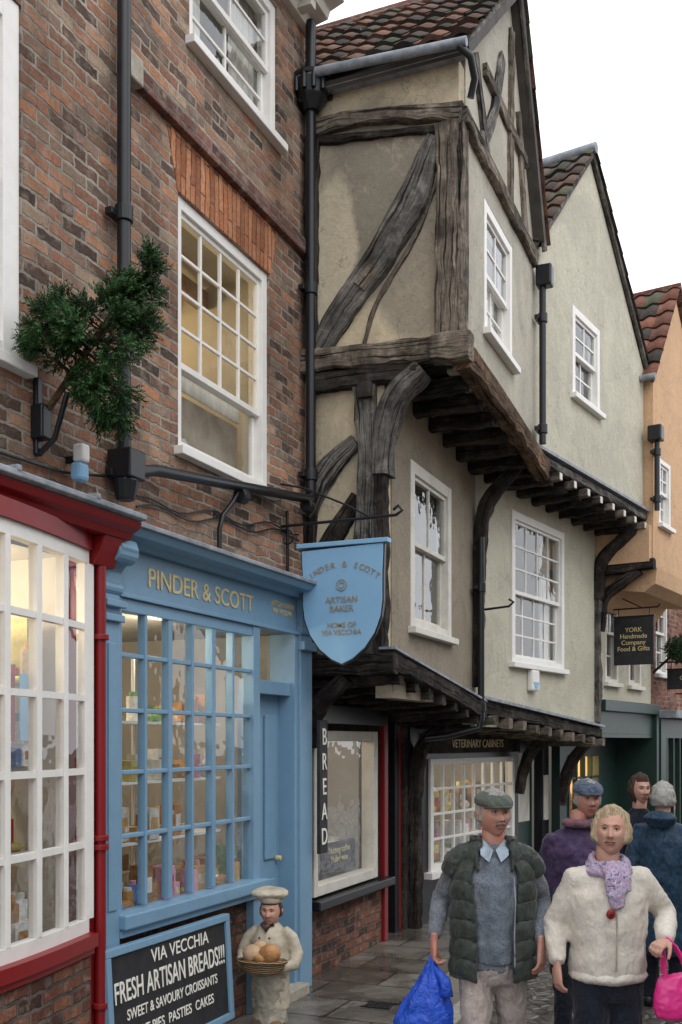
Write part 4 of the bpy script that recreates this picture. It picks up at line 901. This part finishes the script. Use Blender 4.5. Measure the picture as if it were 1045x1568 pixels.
def flatcap(e,mat,h=.05):
    def cf(x,y,z):
        q=Vector((x*.094,y*.116-.006,.054+max(z,-.15)*h+.014*g(y-.2,.8)*(z>0)))
        q.z+=.014*y+.006*noise.noise(Vector((x*3,y*3,2)))
        return q
    obj('flat_cap',headmesh(cf,36,24),mat,e,True)
    n=14; rows=[]; bm=bmesh.new()
    for i in range(n+1):
        a=math.pi*(.12+.76*i/n); c,s=math.cos(a),math.sin(a); rows.append([bm.verts.new((c*.084,-s*.098,.051)),bm.verts.new((c*.084,-s*.140,.036)),bm.verts.new((c*.080,-s*.136,.028)),bm.verts.new((c*.078,-s*.09,.040))])
    for i in range(n):
        for k in range(4): bm.faces.new([rows[i][k],rows[i][(k+1)%4],rows[i+1][(k+1)%4],rows[i+1][k]])
    bm.faces.new(rows[0]); bm.faces.new(rows[-1][::-1]); obj('cap_brim',bm,mat,e,True)
def hand(p,name,wr_,d,nrm,side,curl,mat,s=1.0):
    W=Vector(wr_); d=Vector(d).normalized(); nrm=Vector(nrm); nrm=(nrm-d*nrm.dot(d)).normalized(); ac=d.cross(nrm).normalized()*side
    bm=bmesh.new()
    tube(bm,[W-d*.04*s,W,W+d*.03*s,W+d*.065*s,W+d*.09*s],[(.026*s,.02*s),(.026*s,.019*s),(.034*s,.018*s),(.040*s,.016*s),(.038*s,.013*s)],ac,14)
    for off,ln in ((.030,.068),(.010,.080),(-.010,.074),(-.029,.058)):
        q=W+d*.082*s+ac*off*s; pts=[q-d*.02*s,q]; ang=0
        for seg,fr in enumerate((.42,.32,.26)):
            ang+=curl*(.75 if seg==0 else 1); q=q+(d*math.cos(ang)+nrm*math.sin(ang)+ac*off*.8).normalized()*ln*fr*s; pts.append(q)
        tube(bm,pts,[.0095*s,.0095*s,.009*s,.0082*s,.0068*s],ac,10)
    q=W+d*.02*s+ac*.028*s; pts=[q-d*.008*s]
    for k,(a1,l) in enumerate(((.75,.035),(.5,.032),(.25,.026))):
        q=q+(d*math.cos(a1)+ac*math.sin(a1)+nrm*(.35+curl*.35*k)).normalized()*l*s; pts.append(q)
    tube(bm,pts,[.014*s,.012*s,.0105*s,.008*s],nrm,10)
    return garment(name,bm,mat,p,.0042,sm=3)
def person(name,loc,rz,H,top,trous,skin,hair,style,arms,build=1.0,hem=.50,shoe=None,puff=1.0,headkw={},legs=None,long=False,voxel=.013,disp=.02,shz=0):
    e=empty(name,loc,rz)
    b=build; k=H/1.8
    bm=bmesh.new(); legs=legs or [(-.1,0,0),(.1,0,0)]; lg=legs
    tube(bm,[(0,0,.46*H),(0,0,.5*H),(0,0,.55*H),(0,0,.60*H)],[(.15*b*k,.11*b),(.175*b*k,.13*b),(.17*b*k,.125*b),(.155*b*k,.115*b)],n=20)
    for (fx,fy,kn),sx in zip(lg,(-1,1)):
        hx=sx*.088*b*k
        tube(bm,[(hx,0,.51*H),(hx*1.05,fy*.25-.0,.40*H),((hx+fx)/2,fy*.55-kn,.275*H),(fx,fy*.85,.14*H),(fx,fy,.045*H)],[(.09*b,.10*b),(.086*b,.092*b),(.066,.07),(.057,.062),(.056,.062)],n=14)
    garment('trousers',bm,trous,e,voxel,disp*1.1,.1)
    for (fx,fy,kn),sx in zip(lg,(-1,1)):
        bm=bmesh.new(); tube(bm,[(fx,fy+.06,.045),(fx,fy-.02,.05),(fx+sx*.01,fy-.11,.038),(fx+sx*.015,fy-.19,.028)],[(.04,.042),(.045,.05),(.048,.036),(.035,.022)],n=14)
        garment('shoe',bm,shoe or M['black'],e,.008)
    bm=bmesh.new(); t_=puff; hz=hem*H
    tube(bm,[(0,0,hz),(0,0,.55*H),(0,-.005,.61*H),(0,-.01,.69*H),(0,-.01,.75*H),(0,0,.79*H),(0,.004,.826*H),(0,.0,.85*H)],
        [(.172*b*k*t_,.132*b*t_),(.180*b*k*t_,.14*b*t_),(.172*b*k*t_,.138*b*t_),(.178*b*k*t_,.14*b*t_),(.18*b*k*t_,.13*b*t_),(.160*b*k,.105*b),(.10*k,.08),(.065,.065)],n=22)
    if long: tube(bm,[(0,0,.26*H),(0,0,.4*H),(0,0,.52*H),(0,0,.6*H)],[(.21*b,.17*b),(.2*b,.16*b),(.185*b,.145*b),(.17*b,.13*b)],n=20)
    for (sh,el,wr_) in arms:
        S_=Vector(sh);E_=Vector(el);W_=Vector(wr_)
        tube(bm,[S_*.55+Vector((0,0,S_.z*.45+.01)),S_,(S_+E_)/2,E_,(E_+W_)/2,W_],[.05*t_,.062*t_,.058*t_,.052*t_,.047*t_,.038*t_],(0,1,0),14)
    garment('upper_garment',bm,top,e,voxel,disp,.09)
    bm=bmesh.new(); tube(bm,[(0,.01,.80*H),(0,.002,.85*H),(0,-.01,.89*H)],[.058,.056,.058]); obj('neck',bm,skin,e,True)
    kw=dict(yaw=0,tilt=0,s=1,wd=1); kw.update(headkw)
    hc=(kw.pop('dx',0),-.015,H-.118)
    hd=head(e,hc,kw.pop('yaw'),kw.pop('tilt'),skin,hair,style,**kw)
    return e,hd
HG=hairm('grey_hair',(.22,.21,.20),(.48,.46,.43)); HB=hairm('blonde_hair',(.30,.20,.11),(.66,.53,.36)); HD=hairm('dark_brown_hair',(.03,.018,.012),(.09,.05,.03)); HW=hairm('silver_hair',(.28,.27,.25),(.56,.54,.5))
tweed=fabric('grey_tweed',(.09,.10,.12),(.25,.27,.30),140,.5); sweater=fabric('blue_grey_knit',(.09,.11,.14),(.22,.25,.29),190,.9)
chino=fabric('beige_trousers',(.34,.285,.26),(.42,.36,.33),50,.2,fold=.6)
gil=fabric('dark_green_quilt',(.030,.038,.033),(.052,.062,.053),30,.2,.45); capm=fabric('green_tweed_cap',(.05,.062,.055),(.13,.145,.12),160,.4)
fleece=fabric('cream_fleece',(.56,.51,.44),(.64,.59,.52),70,.6,.95,.10,.35); navy=fabric('navy_cloth',(.010,.012,.022),(.022,.025,.04),60,.3); purple=fabric('purple_anorak',(.035,.02,.06),(.065,.04,.10),30,.3,.6)
rotc=math.radians(22.96)
# --- man in flat cap
Hm=1.80
armsM=[((-.168,.0,1.435),(-.262,.10,1.22),(-.300,-.06,1.06)),((.170,0,1.435),(.262,.10,1.22),(.235,-.09,1.05))]
man,hd=person('man_in_flat_cap',(-1.365,5.21,-.1),rotc-.06,Hm,tweed,chino,SK2,HG,'short',armsM,.98,.5,headkw=dict(yaw=.36,tilt=-.03,s=1.0,wd=1.08,smile=.002),legs=[(-.12,-.22,.05),(.13,.16,.02)])
flatcap(hd,capm)
bm=bmesh.new(); tube(bm,[(-.028,-.086,-.054),(-.012,-.1,-.046),(0,-.104,-.043),(.012,-.1,-.046),(.028,-.086,-.054)],[.002,.005,.005,.005,.002],(0,0,1),8); obj('moustache',bm,HG,hd,True)
def gilet(p,H,b,mat):
    k=H/1.8; bm=bmesh.new(); n=60
    prof=[(.475,.205,.165),(.55,.202,.162),(.62,.195,.16),(.70,.200,.163),(.75,.198,.155),(.785,.180,.132),(.82,.135,.108),(.845,.10,.095),(.868,.095,.09)]
    rows=[]; m=80
    for j in range(m+1):
        z=(.475+(.868-.475)*j/m)
        for q in range(len(prof)-1):
            if prof[q][0]<=z<=prof[q+1][0]+1e-6: break
        f=(z-prof[q][0])/(prof[q+1][0]-prof[q][0]); rx=prof[q][1]*(1-f)+prof[q+1][1]*f; ry=prof[q][2]*(1-f)+prof[q+1][2]*f
        Z=z*H; gap=math.radians(27+16*max(0,(z-.6)/.27))
        row=[]
        for i in range(n+1):
            a=-math.pi/2+gap+(2*math.pi-2*gap)*i/n
            Zs=Z+.02*math.sin(a*3)+.012*noise.noise(Vector((a*2,Z*3,4))); fl=abs(math.sin(math.pi*Zs/.095))**.45
            bu=.015*(fl-.6)+.010*noise.noise(Vector((a*5,Z*11,1)))+.005*noise.noise(Vector((a*14,Z*30,1)))
            ed=min(1,min(i,n-i)/3); bu+=-.012*(1-ed)
            row.append(bm.verts.new(((rx*b*k+bu)*math.cos(a),(ry*b+bu)*math.sin(a),Z+.006*noise.noise(Vector((a*3,0,2))))))
        rows.append(row)
    for j in range(m):
        for i in range(n): bm.faces.new([rows[j][i],rows[j][i+1],rows[j+1][i+1],rows[j+1][i]])
    o=obj('quilted_gilet',bm,mat,p,True); s=o.modifiers.new('thick','SOLIDIFY'); s.thickness=.018; s.offset=-1
gilet(man,Hm,1.0,gil)
bm=bmesh.new()
for sx in (-1,1): tube(bm,[(sx*.10,0,1.495),(sx*.155,.0,1.475),(sx*.195,.005,1.43),(sx*.215,.02,1.38)],[(.05,.06),(.055,.068),(.058,.072),(.06,.07)],(1,0,0),16)
garment('gilet_shoulders',bm,gil,man,.009,.02,.05,4)
bm=bmesh.new(); tube(bm,[(0,-.02,1.05),(0,-.03,1.2),(0,-.035,1.34),(0,-.025,1.45)],[(.13,.135),(.125,.132),(.12,.12),(.085,.085)],n=20); tube(bm,[(0,-.01,.95),(0,-.02,1.05)],[(.14,.14),(.135,.14)],n=20)
garment('knitted_jumper',bm,sweater,man,.01,.014,.06)
pipe(man,'gilet_zip',[(.095,-.148,.93),(.092,-.154,1.1),(.098,-.152,1.25),(.092,-.138,1.38)],.004,M['lead'])
shirt=fabric('pale_blue_shirt',(.35,.42,.5),(.42,.5,.58),60,.2)
for sx in (-1,1):
    bm=bmesh.new()
    vv=[bm.verts.new(q) for q in ((sx*.055,-.045,1.555),(sx*.006,-.088,1.505),(sx*.030,-.128,1.448),(sx*.070,-.100,1.480),(sx*.072,-.045,1.530))]
    bm.faces.new(vv); o=obj('shirt_collar',bm,shirt,man); s=o.modifiers.new('t','SOLIDIFY'); s.thickness=.006
    bm=bmesh.new(); tube(bm,[(sx*.070,.05,1.55),(sx*.090,-.02,1.525),(sx*.092,-.08,1.47),(sx*.085,-.12,1.40)],[(.010,.028),(.013,.034),(.013,.03),(.009,.016)],(1,0,0),10); garment('gilet_collar',bm,gil,man,.007)
hand(man,'left_hand',(-.302,-.07,1.04),(-.02,-.12,-1),(.9,.1,0),-1,.95,SK2,1.05)
hand(man,'right_hand',(.232,-.10,1.035),(-.02,-.2,-1),(-.8,.5,0),1,.45,SK2,1.05)
# blue carrier bag
bag=empty('blue_carrier_bag',(-1.365,5.21,-.1),rotc-.06)
mb,t,o=nt('blue_plastic'); v=objc(t); bsdf(t,o,mix(t,(.008,.05,.42),(.015,.10,.62),noi(t,v,9)),.28,0,noi(t,v,16,5,.6,1.5),.9,.02,.5)
bm=bmesh.new(); n=40; rows=[]
prof=[(.985,.012,.012,0),(.94,.022,.018,-.003),(.88,.045,.03,-.01),(.80,.085,.05,-.02),(.72,.125,.07,-.03),(.62,.155,.085,-.045),(.5,.17,.09,-.06),(.4,.16,.085,-.07),(.34,.12,.06,-.07)]
for z,rx,ry,ox in prof:
    row=[]
    for i in range(n):
        a=2*math.pi*i/n; cr=1+.16*math.sin(5*a+z*9)*(rx<.14)+.07*math.sin(9*a+z*20)
        row.append(bm.verts.new((-.31+ox+rx*cr*math.cos(a),-.09+ry*cr*math.sin(a),z-.01+.01*math.sin(a*3))))
    rows.append(row)
for j in range(len(rows)-1):
    for i in range(n): bm.faces.new([rows[j][i],rows[j][(i+1)%n],rows[j+1][(i+1)%n],rows[j+1][i]])
bm.faces.new(rows[0]); bm.faces.new(rows[-1][::-1])
o=obj('bag_body',bm,mb,bag,True); s=o.modifiers.new('s','SUBSURF'); s.levels=2; s.render_levels=2; d=o.modifiers.new('d','DISPLACE'); d.texture=cloud(.07); d.strength=.035; d.texture_coords='LOCAL'
bm=bmesh.new(); tube(bm,[(-.305,-.09,.92),(-.25,-.13,.85),(-.24,-.14,.79),(-.28,-.12,.77)],[(.012,.02),(.03,.025),(.035,.02),(.01,.01)],(1,0,0),12); obj('tied_handle',bm,mb,bag,True)
text(bag,'bag_print','BEC',.07,(-.35,-.185,.62),(math.pi/2,0,0),M['ivory'],.001)
# --- woman in cream fleece
Hw=1.72
armsW=[((-.150,.0,1.375),(-.250,.06,1.15),(-.262,-.06,.97)),((.155,0,1.375),(.300,.04,1.19),(.235,-.17,1.10))]
wom,hdw=person('woman_in_fleece',(-.801,5.265,-.1),rotc+.0,Hw,fleece,navy,SK,HB,'bob',armsW,1.0,.515,puff=1.12,headkw=dict(yaw=-.30,tilt=-.16,s=.97,wd=1.08,smile=.001,dx=.015,roll=.04),legs=[(-.12,-.05,.02),(.12,.1,0)],disp=.020)
hand(wom,'left_hand',(-.262,-.065,.95),(.02,-.12,-1),(.8,.3,0),-1,.5,SK,.92)
hand(wom,'right_hand',(.235,-.175,1.10),(-.6,-.5,-.2),(0,.3,-1),1,1.0,SK,.92)
scm,t,o=nt('patterned_scarf'); v=objc(t)
bsdf(t,o,ramp(t,noi(t,v,38,4,.7,1),[(.38,(.10,.07,.22)),(.48,(.5,.47,.55)),(.56,(.30,.14,.28)),(.68,(.6,.57,.6))]),.85,0,noi(t,v,20),.5,.01,.2)
bm=bmesh.new()
for q in range(3):
    pts=[]
    for i in range(17):
        a=2*math.pi*i/16; pts.append(((.080+.012*q)*math.cos(a),(.076+.012*q)*math.sin(a)-.008,1.462-.024*q+.018*math.sin(a)+.01*math.sin(3*a+q)))
    tube(bm,pts,[(.020,.020)]*17,(0,0,1),10)
tube(bm,[(-.02,-.10,1.45),(-.01,-.15,1.39),(.0,-.165,1.32),(.01,-.17,1.25)],[(.03,.02),(.045,.022),(.05,.02),(.03,.012)],(1,0,0),12)
tube(bm,[(.05,-.10,1.45),(.045,-.145,1.39),(.05,-.16,1.33)],[(.03,.02),(.035,.022),(.025,.015)],(1,0,0),12)
garment('scarf',bm,scm,wom,.007,.016,.04,2)
ell(wom,'poppy_brooch',(-.03,-.180,1.225),(.022,.010,.024),M['red']); ell(wom,'poppy_centre',(-.03,-.192,1.227),(.006,.004,.006),M['black'])
bm=bmesh.new(); tube(bm,[(0,0,.885),(0,0,.90),(0,0,.925)],[(.188,.155),(.196,.162),(.186,.154)],n=28); garment('fleece_hem',bm,fleece,wom,.012,.012,.06)
pipe(wom,'fleece_zip',[(0,-.165,1.30),(.003,-.168,1.15),(0,-.166,.95)],.0035,M['stone'])
pb=empty('pink_handbag',(-.801,5.265,-.1),rotc)
mp,t,o=nt('pink_leather'); v=objc(t); bsdf(t,o,mix(t,(.62,.015,.17),(.78,.04,.28),noi(t,v,6)),.3,0,noi(t,v,60),.2,.004,.5)
bm=bmesh.new(); tube(bm,[(.30,-.16,.73),(.30,-.16,.78),(.295,-.16,.86),(.285,-.16,.93)],[(.11,.05),(.125,.06),(.115,.05),(.085,.03)],(1,0,0),20); garment('bag_body',bm,mp,pb,.008,.012,.05)
for dy in (-.185,-.135): pipe(pb,'strap',[(.23,dy,.93),(.225,dy,1.02),(.215,dy-.01,1.09),(.235,dy,1.115),(.28,dy,1.07),(.32,dy,1.0),(.35,dy,.92)],.008,mp)
def std(H,x=.17,sw=.0): return [((-x+.01,0,.80*H),(-x-.07,.06+sw,.64*H),(-x-.05,-.05+sw,.49*H)),((x-.01,0,.80*H),(x+.07,.06-sw,.64*H),(x+.05,-.05-sw,.49*H))]
def addhands(p,a,s=.95,mat=SK):
    for (sh,el,w_),nm,sd in zip(a,('left_hand','right_hand'),(-1,1)):
        d=Vector(w_)-Vector(el); hand(p,nm,w_,d,(-sd*.9,.2,0),sd,.45,mat,s)
A3=std(1.78); m3,h3d=person('man_in_anorak',(-1.20,6.72,-.1),rotc,1.80,purple,navy,SK2,HG,'short',A3,1.1,.48,puff=1.1,headkw=dict(yaw=.1,s=1.0,dx=.05),disp=.03)
addhands(m3,A3)
hatm=fabric('blue_knit_hat',(.03,.05,.10),(.14,.17,.22),70,.6)
flatcap(h3d,hatm,.06)
bm=bmesh.new(); pts=[(.085*math.cos(2*math.pi*i/16),.082*math.sin(2*math.pi*i/16)-.01,1.53) for i in range(17)]; tube(bm,pts,[.03]*17,(0,0,1),10); garment('scarf',bm,fabric('teal_scarf',(.05,.08,.14),(.3,.1,.1),25,.4),m3,.01,.01)
A4=std(1.74,.16,.05); m4,_=person('woman_with_dark_hair',(-1.067,8.67,-.1),rotc,1.78,navy,navy,SK,HD,'long',A4,.95,.45,puff=1.1,headkw=dict(yaw=.2,s=.97)); addhands(m4,A4,.9)
A5=std(1.70,.17,-.03); m5,_=person('person_in_navy_coat',(-.86,8.40,-.1),rotc+2.7,1.72,fabric('navy_coat',(.012,.035,.07),(.03,.07,.12),30,.3,.5),navy,SK,HW,'bob',A5,1.12,.45,puff=1.15,long=True,headkw=dict(yaw=0)); addhands(m5,A5,.9)
bm=bmesh.new(); tube(bm,[(0,.1,1.42),(0,.14,1.47),(0,.11,1.5)],[(.11,.05),(.13,.06),(.09,.04)],(1,0,0),14); garment('hood',bm,bpy.data.materials['navy_coat'],m5,.012,.02)
A6=std(1.66); m6,_=person('blue_jacket_reflection_figure',(-4.25,8.35,0),rotc+.2,1.68,fabric('bright_blue_jacket',(.01,.12,.4),(.02,.18,.55),30,.3,.5),navy,SK,HD,'short',A6,1.0,.48,headkw=dict(yaw=.2)); addhands(m6,A6)  # figure placed indoors, standing in for a reflection in the cafe glass
A7=std(1.70); m7,_=person('distant_walker',(-.15,14.2,-.1),rotc+2.9,1.7,fabric('brown_coat',(.06,.035,.02),(.1,.06,.04),30,.3,.7),navy,SK,HD,'short',A7,1.0,.45,voxel=.02); addhands(m7,A7)

# ------------------------------------------------------------------ baker statue
bk=empty('baker_statue',(-3.25,6.43,0),rotc-.25)
crm=surf('painted_cream_coat',(.34,.29,.21),(.60,.54,.43),7,.55,.3); apr=surf('painted_apron',(.20,.18,.14),(.42,.39,.32),6,.6,.3)
bm=bmesh.new(); tube(bm,[(0,0,.12),(0,0,.2),(0,-.005,.34),(0,-.01,.46),(0,-.01,.58),(0,0,.66),(0,0,.70)],[(.13,.11),(.135,.115),(.13,.115),(.135,.12),(.135,.11),(.10,.08),(.06,.06)],n=20)
for sx in (-1,1):
    tube(bm,[(sx*.09,0,.65),(sx*.15,.0,.60),(sx*.19,-.01,.50),(sx*.185,-.06,.43),(sx*.12,-.12,.42)],[.048,.05,.048,.044,.034],(0,1,0),12)
garment('coat',bm,crm,bk,.009,.012,.06,3)
bm=bmesh.new(); tube(bm,[(0,-.02,.03),(0,-.02,.15),(0,-.025,.3),(0,-.03,.42)],[(.125,.10),(.12,.1),(.12,.105),(.12,.11)],n=18); garment('apron',bm,apr,bk,.009,.025,.05,3)
bm=bmesh.new(); 
for sx in (-1,1): tube(bm,[(sx*.06,-.02,.035),(sx*.065,-.10,.03),(sx*.07,-.14,.025)],[(.04,.035),(.04,.03),(.03,.02)],(1,0,0),12)
garment('shoes',bm,M['timber_b'],bk,.008)
for sx in (-1,1): hand(bk,'hand',(sx*.13,-.115,.42),(-sx*.6,-.5,-.1),(0,-.1,1),sx,.6,SK,.55)
hdb=head(bk,(.01,-.02,.785),0,.0,SK,HD,'short',.82,1.18,.002)
bm=bmesh.new(); tube(bm,[(-.04,-.065,.705),(0,-.09,.67),(.04,-.065,.705)],[.016,.024,.016]); obj('neckerchief',bm,LASH,bk,True)
for i in range(4): ell(bk,'coat_button',(.035*(1 if i%2 else -1),-.135,.62-.05*(i//2)),(.008,.005,.008),M['timber_b'],sub=2)
bm=bmesh.new(); bmesh.ops.create_icosphere(bm,subdivisions=4,radius=1,matrix=Matrix.Translation((0,-.005,.905))@Matrix.Diagonal((.13,.12,.042,1)))
o=obj('baker_hat_crown',bm,crm,bk,True); d=o.modifiers.new('d','DISPLACE'); d.texture=cloud(.05); d.strength=.03; d.texture_coords='LOCAL'
bm=bmesh.new(); tube(bm,[(.01,-.015,.85),(.01,-.015,.885)],[(.080,.088),(.084,.092)],n=20); garment('hat_band',bm,crm,bk,.007)
m,t,o=nt('wicker'); v=objc(t)
wv=N(t,'ShaderNodeTexWave',bands_direction='Z'); wv.inputs['Scale'].default_value=22; wv.inputs['Distortion'].default_value=3; L(t,v,wv.inputs['Vector'])
bsdf(t,o,ramp(t,wv.outputs[0],[(.2,(.08,.045,.02)),(.7,(.4,.26,.13))]),.7,0,wv.outputs[0],.9,.01)
bm=bmesh.new(); tube(bm,[(0,-.18,.395),(0,-.18,.43),(0,-.18,.47)],[(.12,.06),(.15,.075),(.165,.085)],n=28); garment('basket',bm,m,bk,.006,0)
pts=[(.168*math.cos(2*math.pi*i/24),-.18+.088*math.sin(2*math.pi*i/24),.475) for i in range(25)]; pipe(bk,'basket_rim',pts,.011,m)
crust=surf('bread_crust',(.30,.12,.04),(.55,.30,.12),16,.6,.5); crust2=surf('pale_bread',(.45,.27,.15),(.6,.42,.28),16,.7,.5)
ell(bk,'loaf',(.06,-.2,.53),(.075,.05,.065),crust); ell(bk,'loaf_pale',(-.07,-.19,.525),(.065,.05,.06),crust2); ell(bk,'loaf_small',(-.03,-.14,.56),(.05,.04,.045),crust2); ell(bk,'loaf_front',(.0,-.22,.50),(.05,.03,.03),crust)

# ------------------------------------------------------------------ world, sun, camera
w=bpy.data.worlds.new('World'); scene.world=w; w.use_nodes=True; t=w.node_tree; t.nodes.clear()
o=N(t,'ShaderNodeOutputWorld'); bg=N(t,'ShaderNodeBackground'); sk=N(t,'ShaderNodeTexSky',sky_type='NISHITA'); sk.sun_disc=False
sk.sun_elevation=math.radians(50); sk.sun_rotation=math.radians(120); sk.dust_density=4
hsv=N(t,'ShaderNodeHueSaturation'); hsv.inputs['Saturation'].default_value=.2; L(t,sk.outputs[0],hsv.inputs['Color'])
mx=N(t,'ShaderNodeMixRGB'); mx.inputs[0].default_value=.85; L(t,hsv.outputs[0],mx.inputs[1]); mx.inputs[2].default_value=(11.8,12.2,12.9,1)
L(t,mx.outputs[0],bg.inputs[0]); bg.inputs[1].default_value=.15; L(t,bg.outputs[0],o.inputs[0])
sd=bpy.data.lights.new('sun','SUN'); sd.energy=.7; sd.angle=math.radians(35); sd.color=(1,.98,.95)
so=bpy.data.objects.new('sun',sd); scene.collection.objects.link(so)
so.rotation_euler=Vector((math.sin(math.radians(120))*.64,math.cos(math.radians(120))*.64,.77)).to_track_quat('Z','Y').to_euler()
cam=bpy.data.cameras.new('camera'); co=bpy.data.objects.new('camera',cam); scene.collection.objects.link(co)
co.location=(0,0,1.95); co.rotation_euler=(math.pi/2,0,rotc); cam.sensor_fit='VERTICAL'; cam.sensor_height=36; cam.lens=36.73; cam.shift_y=.2239; cam.clip_end=800; cam.clip_start=.05
scene.camera=co
scene.view_settings.view_transform='Standard'; scene.view_settings.look='None'; scene.view_settings.exposure=0
